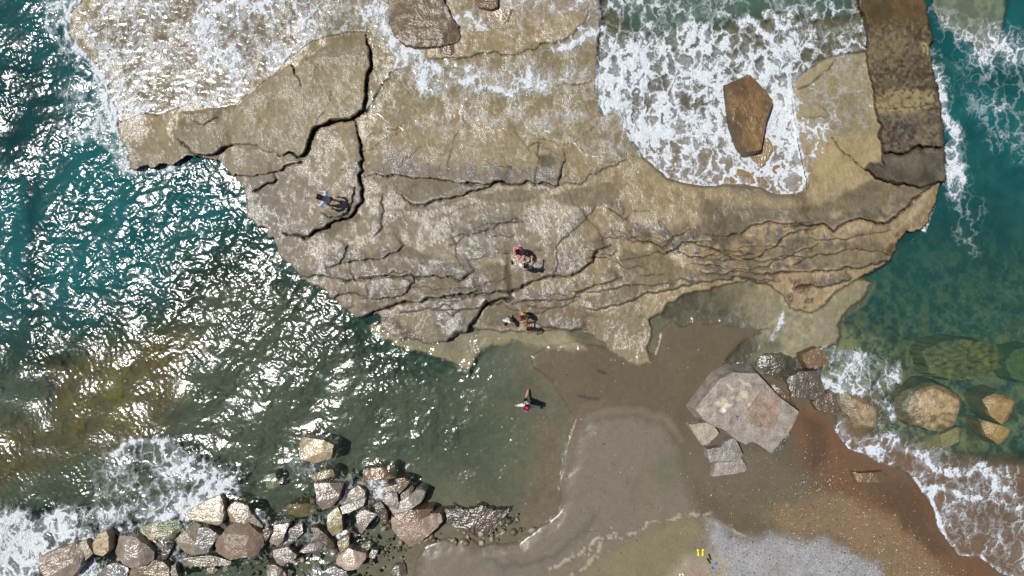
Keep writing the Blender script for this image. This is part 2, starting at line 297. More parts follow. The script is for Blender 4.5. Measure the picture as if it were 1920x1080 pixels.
for q in ([(1070,1073),(1098,1055),(1120,1040),(1140,1017),(1180,1012),(1205,1000),(1227,982),(1273,963),(1337,950)], [(1100,1035),(1120,1012),(1150,1005),(1180,1010)], [(1373,983),(1395,995),(1413,1004),(1408,1015)], [(1020,1060),(1060,1045),(1100,1020),(1130,1010)]):
    paint(land * stroke(q, 3.2, WILD, 3) * ss(-.35, .35, N3 + N2 + .5 * N4), (178, 170, 150), .75)
paint(land * stroke([(905,1048),(940,1060),(970,1060),(1010,1040),(1060,1025),(1120,975)], 5, WILD, 5), (84, 82, 76), .6)
paint(land * stroke([(1122,695),(1135,700)], 3, EXACT, 2), (60, 56, 50), .8)
paint(land * stroke([(1085,742),(1105,747),(1122,748)], 3, EXACT, 2), (62, 58, 54), .8)
# submerged pale shelves
paint(mSg, (122, 98, 80)); paint(mSg * ss(.0, .3, N2), (104, 84, 62), .5)
m_sub = ss(-3, 4, sdf(SUBSHELF)) * (1 - mS); paint(m_sub, (150, 140, 114)); paint(m_sub * ss(0, .4, N1 + .6 * N2), (128, 122, 98), .7); paint(m_sub * ss(.1, .5, N2 - N1), (176, 166, 138), .6); paint(m_sub * ss(1450, 1370, U + 60 * N1 - .3 * (V - 580)), (78, 72, 54), .95); paint(m_sub * ss(1450, 1370, U) * ss(.05, .3, N1 + .5 * N2), (110, 102, 78), .5)
m_ls = ss(-6, 8, sdf(LEFTSUB)) * (1 - mS); paint(m_ls, (150, 140, 110), .9)
paint(ss(-3, 5, sdf(TOPSUB)), (176, 166, 136)); paint(ss(-3, 5, sdf(TOPSUB)) * ss(-.1, .4, N1 + .6 * N2), (120, 112, 80), .7)
# the rock shelf
R = mS
paint(R, (176, 158, 122))
paint(R * ss(-.2, .5, N0 + .4 * N1), (166, 152, 122), .7)
paint(R * ss(700, 450, U) * ss(280, 380, V), (156, 148, 134), .8)
paint(R * ss(700, 450, U) * ss(-.1, .4, N2 + NST) * ss(280, 380, V), (128, 118, 106), .5)
paint(R * area([(730,390),(960,380),(1100,400),(1090,470),(1000,500),(900,480),(760,430),(700,460),(690,400)], 26), (158, 146, 122), .8)
paint(R * ss(560, 640, V) * ss(1300, 1000, U), (150, 138, 112), .6)
paint(R * area([(1120,590),(1200,570),(1225,620),(1205,683),(1150,655),(1100,628)], 10), (158, 142, 114), .7)
paint(R * ss(1250, 1450, U) * ss(400, 440, V), (170, 148, 112), .9)
paint(GREY * (.8 + .5 * NST) * ss(1200, 1000, U), (132, 123, 112), .9)
paint(GREY * (.8 + .5 * NST) * ss(1000, 1200, U), (98, 90, 82), .95)
paint(on * ss(.12, .5, NST + .6 * N2 + .3 * N1 - .1) * ss(330, 400, V) * ss(1150, 900, U), (196, 184, 164), .4)  # pale streaks: sun glints painted into the colour along with white efflorescence
paint(on * ss(.05, .6, N1 + .3 * N2) * ss(1150, 900, U), (134, 122, 100), .35)
paint(on * ss(.1, .5, -N1 - .5 * N2) * ss(1050, 1250, U), (142, 124, 92), .5)
paint(on * ss(.2, .55, N2 + .3 * N3) * lower, (112, 100, 84), .35)
paint(on * RIM * ss(-.3, .4, N2) * ss(1000, 1250, U), (196, 170, 126), .6)
paint(POOL * on, (138, 124, 96), .95)
paint(R * area([(1155,455),(1170,440),(1190,450),(1160,470),(1130,530),(1100,545),(1085,540),(1110,500),(1130,480)], 6), (166, 148, 116), .8)
# slab block upper left, with dark pitted patches
paint(R * ss(-1, 3, dSlab), (176, 162, 130))
paint(R * ss(-1, 3, dSlab) * ss(.05, .5, N2 + .5 * N3), (118, 106, 82), .45)
paint(R * ss(-1, 3, dSlab) * ss(.15, .45, -N2 - .6 * N3), (190, 178, 146), .5)
paint(R * area([(330,232),(345,215),(400,205),(430,205),(420,225),(380,235),(350,275),(380,292),(400,285),(420,265),(410,250),(440,262),(420,290),(380,300),(345,285)], 12, WILD), (110, 96, 74), .45)
paint(R * area([(128,45),(200,10),(260,0),(300,60),(220,120),(160,90)], 20), (140, 120, 80), .7)
paint(R * area([(160,60),(300,0),(520,0),(640,40),(560,90),(500,150),(440,195),(300,210),(220,200)], 26, WILD), (128, 114, 84), .75)
paint(R * area([(240,150),(400,60),(520,60),(660,60),(700,20),(730,0),(520,0),(300,0)], 30, WILD), (132, 118, 88), .6)
paint(R * area([(505,90),(600,75),(680,66),(690,120),(600,140),(560,120)], 10) , (138, 124, 92), .5)
# wet shallows top centre
paint(R * area([(700,80),(1120,60),(1120,200),(1000,210),(800,200),(700,180)], 30, WILD), (158, 142, 104), .6)
paint(R * area([(1130,310),(1230,330),(1350,355),(1500,380),(1600,370),(1650,350),(1560,400),(1400,410),(1200,380)], 16, SOFT), (168, 148, 108), .7)
paint(on * area([(1310,362),(1400,385),(1520,388),(1640,350),(1720,352),(1700,380),(1640,400),(1560,405),(1510,412),(1440,418),(1363,443),(1317,438),(1305,395)], 9, WILD), (118, 106, 84), .85)
paint(R * area([(1500,150),(1545,118),(1575,105),(1623,98),(1633,147),(1643,193),(1647,260),(1560,262),(1535,225),(1495,220)], 5), (158, 146, 112), .9)
paint(R * area([(1505,260),(1560,262),(1640,262),(1650,300),(1620,310),(1600,350),(1520,370),(1500,300)], 8), (176, 156, 114), .8)
# right column of slabs
paint(R * ss(-1, 3, dCol), (98, 86, 64))
paint(R * ss(-1, 3, dCol) * ss(75, 40, V + 20 * N1), (98, 78, 44), .95)
paint(R * area([(1650,155),(1690,150),(1745,157),(1758,170),(1766,198),(1700,203),(1652,212),(1645,190)], 9, WILD) * (.75 + .8 * N1 + .8 * N2), (168, 152, 110), .9)
paint(R * area([(1728,82),(1748,78),(1752,130),(1742,120)], 3), (190, 170, 118), .9)
paint(R * area([(1647,212),(1700,204),(1768,197),(1774,240),(1775,277),(1740,277),(1710,278),(1693,289),(1650,290)], 9, WILD), (92, 86, 76), .92)
paint(R * area([(1650,292),(1700,290),(1715,280),(1776,279),(1775,342),(1710,352),(1640,334),(1622,320)], 7, WILD), (104, 97, 84), .9)
paint(R * stroke([(1652,212),(1690,205),(1730,201),(1766,196)], 1.5, ROUGH, 1.5), (190, 170, 120), .8)
sp = ss(.12, .4, N3 + .3 * N2) * R * ss(-1, 3, dCol) * ss(20, 60, V) * ss(292, 284, V)
paint(sp, (46, 36, 26), .8)
paint(R * ss(-1, 3, dCol) * ss(0, .5, N1 + .4 * N2) * ss(50, 90, V), (140, 122, 86), .45)
paint(R * ss(-1, 3, dCol) * ss(.05, .5, -N1 - .4 * N2), (70, 56, 38), .5)
paint(R * ss(-1, 3, dCol) * ss(.2, .5, -N3 - .3 * N2) * ss(20, 60, V) * ss(292, 284, V), (170, 150, 116), .4)
paint(R * area([(1010,295),(1025,292),(1040,303),(1032,310),(1010,315)], 2), (112, 102, 82), .8)
# bay floor
paint(mS * mB, (146, 122, 80)); paint(mS * mB * ss(340, 200, V + 40 * N0), (118, 98, 62), .8)
paint(mS * mB * ss(-10, 30, sdf(BAYDEEP, SOFT)), (92, 104, 78), .9)
paint(on * area([(1640,340),(1720,375),(1760,350),(1750,400),(1735,430),(1700,436),(1690,440),(1720,380)], 7, WILD), (120, 96, 58), .6)
paint(on * stroke([(1690,440),(1682,470),(1660,488),(1620,508),(1590,525),(1550,545),(1520,545),(1480,530)], 7, WILD, 6) * ss(-.2, .3, N2), (104, 78, 42), .85)
paint(on * stroke([(716,600),(740,620),(770,640),(800,642)], 8, WILD, 6), (96, 76, 48), .7)
paint(on * ss(.3, .55, N2) * area([(1470,545),(1560,540),(1560,570),(1520,592),(1480,575)], 6), (84, 64, 40), .8)
paint(CRACK * .85, (58, 46, 34))
CC *= (1 + (0.17 * N2 + 0.15 * N3 + .14 * N1 + .14 * N4 * mS) * (1 - .55 * land * (1 - gr)))[..., None] * (1 - .27 * mS * (.6 + .4 * ss(1500, 1200, U)))[..., None]
_d = (.24 * mS * ss(1150, 850, U) * ss(200, 330, V))[..., None]
CC = CC * (1 - _d) + CC.mean(-1, keepdims=True) * np.array([1.02, 1.0, .95]) * _d * (1 + .10 * (rng.rand(*U.shape) - .5))[..., None]
CC = np.clip(CC, 0.004, .8)
# rim of pale fine lines along ledges is already in RIM; wetness and bump strength
wet = np.clip(mS * (.50 + 1.0 * N2 + 1.8 * NST + 1.3 * N1 + 1.3 * N4) * (.95 - .25 * ss(380, 300, V) * ss(700, 760, U) - .68 * ss(1050, 1450, U)) , 0, 1)
wet = np.where(dLand > 0, .55 * ss(1150, 950, U) + .25, wet)
wet = wet * (1 - gr * land); wet = np.clip(wet * (1 - .8 * POOL), 0, 1)
bmp = np.where(mS > .5, 1.0 - .45 * POOL - .3 * ss(300, 200, V) * (dSlab < 0) + .35 * (dSlab > 0), .12)
bmp = np.where(dLand > 0, .10 + .5 * gr, bmp)

# ------------------------------------------------------------------ water level, film, waves, foam
FILM = [(100,60),(150,-300),(700,-500),(1150,-400),(1160,100),(1200,240),(1205,297),(1175,288),(1110,296),(1085,291),(1055,262),(1010,250),(960,257),(925,240),(880,245),(830,256),(800,259),(765,257),(745,238),(720,226),(690,214),(686,150),(693,100),(685,66),(640,70),(590,78),(545,112),(520,145),(480,170),(445,199),(400,200),(375,190),(330,212),(300,222),(280,215),(250,225),(215,232),(190,160),(130,90)]
FILM2 = [(1490,130),(1560,105),(1640,90),(1645,180),(1648,245),(1600,258),(1560,262),(1540,300),(1510,360),(1480,380),(1460,372),(1490,300)]
SWASH = [(1560,790),(1600,800),(1700,860),(1760,860),(2000,880),(2100,1190),(1915,1087),(1860,1055),(1800,1034),(1765,990),(1742,940),(1715,895),(1640,868),(1590,838)]
dF = sdf(FILM, SOFT); dSw = sdf(SWASH, SOFT)
mF = ss(-5, 5, dF); mF2 = ss(-5, 5, sdf(FILM2, SOFT)); mSw = ss(-4, 4, dSw) * (V > 700)
film = np.maximum(mF, mF2 * .9)
sx, sy = (U - 960) * S, (540 - V) * S
def waves(n, l0, l1, ang, spread, seed, slope):
    r = np.random.RandomState(seed); z = 0
    for i in range(n):
        lam = l0 * (l1 / l0) ** r.rand(); k = 2 * math.pi / lam; th = math.radians(ang + spread * r.randn())
        z = z + slope / math.sqrt(n / 2) / k * np.sin(k * (math.cos(th) * sx + math.sin(th) * sy) + 2.2 * vn(U / (lam * 130), V / (lam * 130), i) + r.rand() * 6.283)
    return z
fade = ss(60, 26, np.hypot(sx, sy * 1.2))
amp = ss(-20, 130, -dLand) * (1 - .55 * right)
grp = np.clip(.95 + .9 * N0 + .5 * N1, .35, 1.6) * (1 - .55 * area([(0,640),(180,640),(340,570),(420,600),(360,760),(280,860),(150,930),(-100,960),(-200,700)], 50, WILD)) * (1 - .30 * ss(560, 780, V))
sea_w = waves(44, .20, .75, -70, 55, 5, .115) * grp * (.25 + .75 * amp) + waves(36, .13, .28, -60, 70, 15, .105) * np.clip(.8 + 1.5 * N1, .2, 2) * (.3 + .7 * amp) + waves(14, .9, 3.5, -75, 40, 6, .075) * amp
calm = waves(22, .16, .3, -60, 38, 8, .05)
WZ = fade * (sea_w + calm * (1 - amp))
fr = fade * (waves(30, .16, .5, -80, 60, 9, .12) * (.7 + N1) + .008 * N1)
lvl = np.maximum(base, np.where(V < 700, shelf_z - .004 * np.clip(-dSh, 0, 40), base)) + .042 + fr
mX = ss(-9, -4, dSh) * (U < 700) + mS * (U >= 700)
Wz = WZ * (1 - film * mX) + lvl * film * mX
Wz = np.where((mS * mB) > .5, .045 + fr * 1.3, Wz)
Wz = np.where((mS > .5) & (mB > .02) & (mB <= .5) & (film < .3), .045 + fr, Wz)
Wz = Wz * (1 - mSw) + np.maximum(Wz, base + .02 + .4 * fr) * mSw
SUBW = ss(-8, 4, sdf(SUBSHELF, SOFT)) * (1 - mS); SUBC = SUBW * ss(1380, 1450, U + 60 * N1 - .3 * (V - 580))
Wz = Wz * (1 - SUBW) + (.02 + fr * .8) * SUBW
depth = np.clip(Wz - T, 0.0, 6)

F = np.zeros(U.shape); FS = np.zeros(U.shape)   # F: foam cover 0..1,  FS: solid foam lines
def foam(mask, d): np.maximum(F, mask * d, out=F)
foam(area([(150,60),(200,-80),(640,-80),(735,-20),(735,45),(690,66),(600,76),(545,110),(520,145),(480,170),(445,199),(400,198),(330,188),(300,215),(240,235),(205,180),(180,120)], 14, SOFT), .47)
foam(area([(340,-60),(520,-60),(560,60),(520,120),(440,196),(400,190),(380,120),(360,60)], 34, SOFT), .72)
foam(area([(640,10),(735,0),(740,60),(830,95),(800,130),(740,140),(700,80)], 20, SOFT), .5)
foam(area([(860,-60),(1140,-60),(1130,80),(1000,110),(900,110),(850,80)], 30, SOFT), .48)
foam(area([(760,120),(1000,110),(1110,120),(1060,160),(980,190),(880,190),(800,200),(770,170)], 26, SOFT), .54)
foam(area([(720,200),(830,210),(1000,210),(1110,180),(1180,230),(1190,270),(1100,290),(1000,245),(880,240),(800,255)], 20, SOFT), .33)
foam(area([(1085,200),(1180,225),(1185,280),(1110,288)], 20, SOFT), .34)
foam(ss(-4, 8, dBay) * ss(-20, 90, V + 60 * N1), .60)
foam(area([(1120,60),(1250,50),(1400,60),(1500,100),(1480,160),(1500,250),(1505,350),(1450,360),(1400,300),(1290,330),(1200,280),(1130,200)], 26, SOFT), .66)
foam(area([(1130,100),(1180,110),(1190,200),(1270,280),(1250,330),(1190,260),(1125,190)], 14, SOFT), .76)
foam(area([(1400,150),(1450,150),(1500,200),(1500,360),(1450,365),(1440,250)], 14, SOFT), .86)
foam(ss(-10, 12, dBay) * ss(75, 15, V), .36)
foam(mF2, .30); foam(area([(1497,225),(1560,230),(1560,290),(1520,330)], 10), .5)
for q, wd, d in [([(720,45),(735,85),(770,96),(812,90)], 7, .95), ([(785,110),(792,140),(800,185)], 6, .9), ([(800,118),(840,135),(862,150),(890,168)], 5, .85),
  ([(855,40),(885,32),(905,45),(925,80)], 6, .9), ([(875,125),(900,145),(893,178)], 4, .8), ([(905,160),(935,168),(952,180),(975,165)], 6, .9),
  ([(1008,100),(1060,85),(1112,60),(1130,52)], 5, .92), ([(720,222),(745,236),(766,256),(800,258),(832,254),(880,243),(922,239),(960,256),(1010,248),(1055,262),(1085,290),(1130,294),(1175,287)], 2.2, .75),
  ([(1205,60),(1208,120),(1200,170),(1205,240)], 5, .95), ([(1000,45),(1015,30),(1020,60)], 4, .8), ([(870,0),(872,25)], 4, .9), ([(1372,290),(1385,315),(1402,322),(1408,300),(1402,285)], 2.5, .8),
  ([(450,196),(480,168),(515,145),(540,118)], 4, .85), ([(330,205),(375,190),(400,199),(445,197)], 4, .85), ([(260,225),(300,218),(330,205)], 3, .7), ([(1450,165),(1470,180),(1500,200)], 8, .95), ([(1480,240),(1495,300),(1490,350)], 6, .98),
  ([(240,322),(290,318),(340,312)], 5, .7)]:
    foam(stroke(q, wd * 1.5, SOFT, wd * 1.5), d * .95)
foam(ss(11, 2, np.abs(dBay - 4)) * ss(60, 130, V) * ss(1520, 1490, U - (V > 300) * 40), .84)
foam(area([(90,-60),(135,20),(150,80),(195,140),(220,200),(235,290),(242,330),(222,330),(195,280),(165,250),(120,210),(110,170),(140,140),(100,90),(75,40),(70,-60)], 12, SOFT), .48)
foam(stroke([(125,70),(160,112),(190,150),(207,195),(215,240)], 10, SOFT, 8), .85)
foam(stroke([(112,240),(140,262),(180,250),(205,200)], 10, SOFT, 10), .55)
foam(area([(-300,955),(0,942),(60,955),(150,950),(200,930),(260,930),(400,890),(442,890),(430,912),(400,932),(345,968),(290,985),(200,1005),(130,1022),(70,1060),(40,1090),(-300,1120)], 26, WILD), .76)
foam(area([(160,880),(240,830),(330,822),(350,850),(430,880),(440,895),(300,930),(180,940)], 20, SOFT), .5)
foam(stroke([(200,868),(240,838),(290,830),(325,828)], 7, SOFT, 8), .85)
foam(stroke([(20,1062),(80,1045),(140,1022),(185,1003),(250,985),(320,968),(380,942),(440,900)], 7, SOFT, 6), .97)
foam(area([(340,985),(430,975),(430,1005),(380,1010),(330,990)], 8, SOFT), .62); foam(area([(418,940),(440,940),(500,960),(500,1000),(470,970),(425,985)], 8, SOFT), .6)
foam(area([(530,985),(580,970),(640,975),(640,1010),(600,1030),(560,1020),(520,1030)], 10, SOFT), .58); foam(area([(640,900),(720,900),(720,940),(660,960),(620,960)], 10, SOFT), .55)
foam(area([(590,1055),(650,1060),(660,1090),(560,1090)], 8), .4); foam(area([(300,1000),(345,1020),(345,1075),(300,1060)], 8), .55); foam(area([(150,1050),(200,1050),(190,1080),(150,1080)], 8), .6)
foam(area([(545,815),(640,820),(640,885),(600,900),(540,880)], 14, SOFT), .26)
foam(area([(1752,60),(1770,80),(1790,150),(1802,230),(1815,320),(1800,400),(1775,350),(1780,260),(1765,160),(1750,100)], 16, WILD), .68)
foam(area([(1750,20),(1800,40),(1920,60),(1990,110),(1900,160),(1830,130),(1780,80)], 26, SOFT), .50)
foam(area([(1790,90),(1960,100),(1960,320),(1860,280),(1810,190)], 36, SOFT), .24); foam(area([(1790,330),(1850,380),(1830,480),(1790,440)], 24, SOFT), .30)
foam(stroke([(1750,385),(1745,410),(1735,430)], 4), .8)
foam(area([(1540,650),(1600,655),(1690,680),(1690,720),(1650,735),(1660,790),(1640,800),(1630,745),(1560,740),(1530,700)], 12, SOFT), .54)
for q, wd, d in [([(1530,692),(1550,725),(1570,728),(1620,738)], 5, .92), ([(1640,690),(1650,720),(1665,760),(1680,790)], 5, .85), ([(1575,790),(1585,830),(1600,850),(1640,858),(1660,830),(1690,825)], 8, .86),
  ([(1650,835),(1700,840),(1750,845),(1765,870),(1800,882),(1850,872),(1868,900),(1895,925)], 7, .88), ([(1615,800),(1640,790),(1660,765)], 5, .8),
  ([(1600,884),(1640,884),(1680,870)], 2, .7), ([(1740,925),(1775,905),(1800,925),(1840,940)], 6, .8), ([(1860,940),(1900,955),(1930,930)], 6, .7), ([(1450,640),(1458,615),(1467,590)], 3, .7)]:
    foam(stroke(q, wd * 1.5, WILD if wd > 4 else SOFT, wd * 1.5), d * .95)
foam(mSw * area([(1690,880),(1960,860),(1990,1200),(1800,1060),(1730,930)], 12, SOFT), .36)
foam(area([(1560,800),(1700,830),(1880,880),(1960,900),(1960,960),(1840,930),(1740,880),(1640,880)], 20, SOFT), .32)
foam(ss(7, 1.5, np.abs(dSw - 3)) * (V > 895) * (U > 1700), .98)
foam(stroke([(975,1010),(1000,1000),(1030,975),(1045,950),(1050,920),(1048,900),(1058,870),(1068,830)], 1.6, SOFT, 2), .4)
foam(area([(1230,560),(1560,560),(1560,640),(1420,670),(1300,600)], 20, SOFT), .10)
foam(stroke([(600,700),(625,720),(600,735)], 5, SOFT, 5), .35)
foam(mS * ss(.0, .3, film), .12)
F = np.clip(F * (1 + .5 * N0 + .75 * N1 + .35 * N2), 0, 1)
foam(ss(-15, -3, dSh) * ss(6, 0, dSh) * (U < 260) * (V < 340) * (V > -80), .82)
for q, wd in [([(1206,58),(1209,120),(1201,170),(1206,250),(1232,300),(1238,325)], 4), ([(1455,165),(1472,182),(1490,205),(1480,235),(1492,280),(1500,310),(1492,345),(1478,366)], 7), ([(1372,268),(1374,292),(1385,312),(1400,322),(1410,312),(1402,292)], 2.5), ([(1400,40),(1440,95),(1450,150)], 7), ([(1430,20),(1470,50),(1480,110)], 6), ([(1290,100),(1330,140),(1360,150)], 6)]:
    foam(stroke(q, wd * 1.5, WILD if wd > 5 else SOFT, wd * 1.5), .95)
# water body colour: teal offshore, green-grey over the algae flat, clear over rock
WC = np.zeros(U.shape + (3,)); WC[:] = lin((26, 90, 93)); WC *= (1 + .5 * np.clip(N0 + .5 * N1, -1, 1))[..., None]
dk = .42 * area([(-60,130),(40,120),(90,170),(110,240),(60,310),(20,330),(-80,300)], 34, WILD) + .5 * stroke([(60,340),(75,420),(66,500),(64,600)], 18, WILD, 18) + .3 * area([(500,240),(400,330),(440,400),(520,380)], 30, WILD)
WC *= (1 - np.clip(dk, 0, .8))[..., None]
ga = ss(-130, 40, dAl)[..., None]; WC = WC * (1 - ga) + lin((50, 74, 62)) * ga
gb_ = (right * ss(300, 620, V))[..., None]; WC = WC * (1 - gb_) + lin((44, 88, 84)) * gb_
gm = (mS * mB)[..., None]; WC = WC * (1 - gm) + lin((92, 118, 104)) * gm
gs = SUBC[..., None]; WC = WC * (1 - gs) + lin((140, 150, 124)) * gs

MURK = -(.62 - .42 * ss(-60, 60, dAl) - .30 * right * ss(150, 560, V))
# ------------------------------------------------------------------ node helpers
def mat(name):
    m = bpy.data.materials.new(name); m.use_nodes = True; nt = m.node_tree; nt.nodes.clear()
    return m, nt
def N(nt, kind, **kw):
    n = nt.nodes.new(kind)
    for k, v in kw.items():
        if k in n.inputs and not hasattr(n, k): n.inputs[k].default_value = v
        else: setattr(n, k, v)
    return n
def MA(nt, op, a, b=None, c=None, clamp=False):
    n = nt.nodes.new("ShaderNodeMath"); n.operation = op; n.use_clamp = clamp
    for i, x in enumerate((a, b, c)):
        if x is None: continue
        if isinstance(x, (int, float)): n.inputs[i].default_value = x
        else: nt.links.new(x, n.inputs[i])
    return n.outputs[0]
def MR(nt, x, a, b, c=0.0, d=1.0):
    n = nt.nodes.new("ShaderNodeMapRange"); n.interpolation_type = 'SMOOTHSTEP'
    nt.links.new(x, n.inputs[0])
    for i, v in enumerate((a, b, c, d)): n.inputs[i + 1].default_value = v
    return n.outputs[0]
def tex_noise(nt, vec, scale, detail=3, rough=.55, dist=0.0):
    n = nt.nodes.new("ShaderNodeTexNoise"); n.inputs['Scale'].default_value = scale; n.inputs['Detail'].default_value = detail
    n.inputs['Roughness'].default_value = rough; n.inputs['Distortion'].default_value = dist; nt.links.new(vec, n.inputs['Vector'])
    return n
def attr(nt, name): n = nt.nodes.new("ShaderNodeAttribute"); n.attribute_name = name; return n
def pos(nt): return nt.nodes.new("ShaderNodeNewGeometry").outputs['Position']
def vmap(nt, v, sc):
    n = nt.nodes.new("ShaderNodeVectorMath"); n.operation = 'MULTIPLY'; nt.links.new(v, n.inputs[0]); n.inputs[1].default_value = sc
    return n.outputs[0]
def mixc(nt, f, a, b, mode='MIX'):
    n = nt.nodes.new("ShaderNodeMix"); n.data_type = 'RGBA'; n.blend_type = mode
    for i, x in ((0, f), (6, a), (7, b)):
        if isinstance(x, (int, float)): n.inputs[i].default_value = x
        elif isinstance(x, (tuple, list, np.ndarray)): n.inputs[i].default_value = (*[float(q) for q in x[:3]], 1)
        else: nt.links.new(x, n.inputs[i])
    return n.outputs[2]
def finish(nt, sh): o = nt.nodes.new("ShaderNodeOutputMaterial"); nt.links.new(sh, o.inputs[0])

def terrain_mat(name, streak, gl=.25, ior=1.4):
    m, nt = mat(name); p = pos(nt)
    c = attr(nt, "Col").outputs['Color']; wt = attr(nt, "wet").outputs['Fac']; bp = attr(nt, "bmp").outputs['Fac']
    n1 = tex_noise(nt, p, 30, 4, .65); n2 = tex_noise(nt, vmap(nt, p, (1, streak, 1)), 9, 3, .6, .6)
    f = MR(nt, n1.outputs[0], .25, .75, .78, 1.22)
    cc = mixc(nt, 1.0, c, f, 'MULTIPLY')
    n5 = tex_noise(nt, p, 75, 2, .6)
    h = MA(nt, 'ADD', MA(nt, 'MULTIPLY', n1.outputs[0], .9), MA(nt, 'MULTIPLY', n2.outputs[0], 2.6)); h = MA(nt, 'ADD', h, MA(nt, 'MULTIPLY', n5.outputs[0], .3))
    b = N(nt, "ShaderNodeBump"); b.inputs['Distance'].default_value = .014
    nt.links.new(h, b.inputs['Height']); nt.links.new(bp, b.inputs['Strength'])
    pr = N(nt, "ShaderNodeBsdfPrincipled"); nt.links.new(cc, pr.inputs['Base Color']); nt.links.new(b.outputs[0], pr.inputs['Normal'])
    pr.inputs['Roughness'].default_value = .75; pr.inputs['Specular IOR Level'].default_value = .35
    nt.links.new(wt, pr.inputs['Coat Weight']); pr.inputs['Coat Roughness'].default_value = gl; pr.inputs['Coat IOR'].default_value = ior
    nt.links.new(b.outputs[0], pr.inputs['Coat Normal'])
    finish(nt, pr.outputs[0]); return m
M_rock = terrain_mat("wet_layered_rock", .7, .24, 1.75); M_sand = terrain_mat("wet_sand", .8); M_bed = terrain_mat("sea_floor", 1)

def water_mat():
    m, nt = mat("sea_water"); p = pos(nt)
    dep = attr(nt, "depth").outputs['Fac']; fo = attr(nt, "foam").outputs['Fac']; wc = attr(nt, "WCol").outputs['Color']
    # foam lace: warped cell walls at two sizes, wider where the foam is denser
    w1 = tex_noise(nt, p, 1.7, 4, .6)
    warp = N(nt, "ShaderNodeVectorMath", operation='MULTIPLY_ADD'); nt.links.new(w1.outputs['Color'], warp.inputs[0]); warp.inputs[1].default_value = (1.15, 1.15, 0)
    flat = vmap(nt, p, (1, .6, 0)); nt.links.new(flat, warp.inputs[2])
    w2 = tex_noise(nt, warp.outputs[0], 7, 3, .6); warp2 = N(nt, "ShaderNodeVectorMath", operation='MULTIPLY_ADD')
    nt.links.new(w2.outputs['Color'], warp2.inputs[0]); warp2.inputs[1].default_value = (.12, .12, 0); nt.links.new(warp.outputs[0], warp2.inputs[2])
    es = []
    for sc in (2.0, 4.2):
        v = N(nt, "ShaderNodeTexVoronoi", feature='DISTANCE_TO_EDGE'); v.voronoi_dimensions = '2D'; v.inputs['Scale'].default_value = sc
        nt.links.new(warp2.outputs[0], v.inputs['Vector']); es.append(v.outputs[0])
    big = tex_noise(nt, p, .9, 4, .6).outputs[0]
    fine = tex_noise(nt, vmap(nt, p, (1, .6, 0)), 13, 3, .7).outputs[0]
    b3 = tex_noise(nt, p, .55, 3, .5).outputs[0]
    e = MA(nt, 'MINIMUM', es[0], MA(nt, 'ADD', es[1], MR(nt, b3, .42, .62, .03, .32)))
    lace = MA(nt, 'SUBTRACT', 1.0, MA(nt, 'MULTIPLY', e, 2.9))                    # 1 on a wall, falling into the cell
    lv = MA(nt, 'ADD', MA(nt, 'MULTIPLY', lace, .90), MA(nt, 'MULTIPLY', big, .95))
    lv = MA(nt, 'ADD', lv, MA(nt, 'MULTIPLY', fine, .28))
    mid = tex_noise(nt, warp.outputs[0], 3.6, 4, .65, .6).outputs[0]; lv = MA(nt, 'ADD', lv, MA(nt, 'MULTIPLY', mid, .55))
    val = MA(nt, 'ADD', lv, MA(nt, 'MULTIPLY', fo, 1.0))
    cov = MR(nt, val, 1.93, 2.33)
    milk = MA(nt, 'MULTIPLY', MR(nt, fo, .25, .95, 0, .42), MR(nt, mid, .30, .62, .2, 1.0))
    thin = MA(nt, 'MAXIMUM', MR(nt, val, 1.60, 2.25, 0, .42), milk)
    gate = MR(nt, fo, .03, .12)
    cov = MA(nt, 'MULTIPLY', MA(nt, 'MAXIMUM', cov, thin), gate)
    cov = MA(nt, 'MULTIPLY', cov, MR(nt, fo, .0, .7, .72, .97))
    # water body
    kabs = N(nt, "ShaderNodeCombineXYZ")
    for i, k in enumerate((.17, .05, .055)):
        nt.links.new(MA(nt, 'EXPONENT', MA(nt, 'MULTIPLY', dep, -k)), kabs.inputs[i])
    tr = N(nt, "ShaderNodeBsdfTransparent"); nt.links.new(kabs.outputs[0], tr.inputs[0])
    df = N(nt, "ShaderNodeBsdfDiffuse"); nt.links.new(wc, df.inputs[0])
    turb = MA(nt, 'SUBTRACT', 1.0, MA(nt, 'EXPONENT', MA(nt, 'MULTIPLY', dep, attr(nt, 'murk').outputs['Fac'])))
    turb = MA(nt, 'MULTIPLY', turb, MR(nt, tex_noise(nt, p, .5, 4).outputs[0], .3, .7, .78, 1.0))
    body = N(nt, "ShaderNodeMixShader"); nt.links.new(turb, body.inputs[0]); nt.links.new(tr.outputs[0], body.inputs[1]); nt.links.new(df.outputs[0], body.inputs[2])
    b = N(nt, "ShaderNodeBump"); b.inputs['Strength'].default_value = .35; b.inputs['Distance'].default_value = .03
    nb = tex_noise(nt, p, 8, 2, .5, .4); nt.links.new(nb.outputs[0], b.inputs['Height'])
    gl = N(nt, "ShaderNodeBsdfGlossy"); gl.inputs['Roughness'].default_value = .17; nt.links.new(b.outputs[0], gl.inputs['Normal'])
    fz = N(nt, "ShaderNodeFresnel"); fz.inputs[0].default_value = 1.38; nt.links.new(b.outputs[0], fz.inputs['Normal'])
    wat = N(nt, "ShaderNodeMixShader"); nt.links.new(fz.outputs[0], wat.inputs[0]); nt.links.new(body.outputs[0], wat.inputs[1]); nt.links.new(gl.outputs[0], wat.inputs[2])
    fd = N(nt, "ShaderNodeBsdfDiffuse"); fcol = mixc(nt, MR(nt, fine, .3, .7, 0, 1), (.46, .50, .54), (.66, .69, .72)); nt.links.new(fcol, fd.inputs[0])
    b2 = N(nt, "ShaderNodeBump"); b2.inputs['Strength'].default_value = .8; b2.inputs['Distance'].default_value = .05; nt.links.new(val, b2.inputs['Height']); nt.links.new(b2.outputs[0], fd.inputs['Normal'])
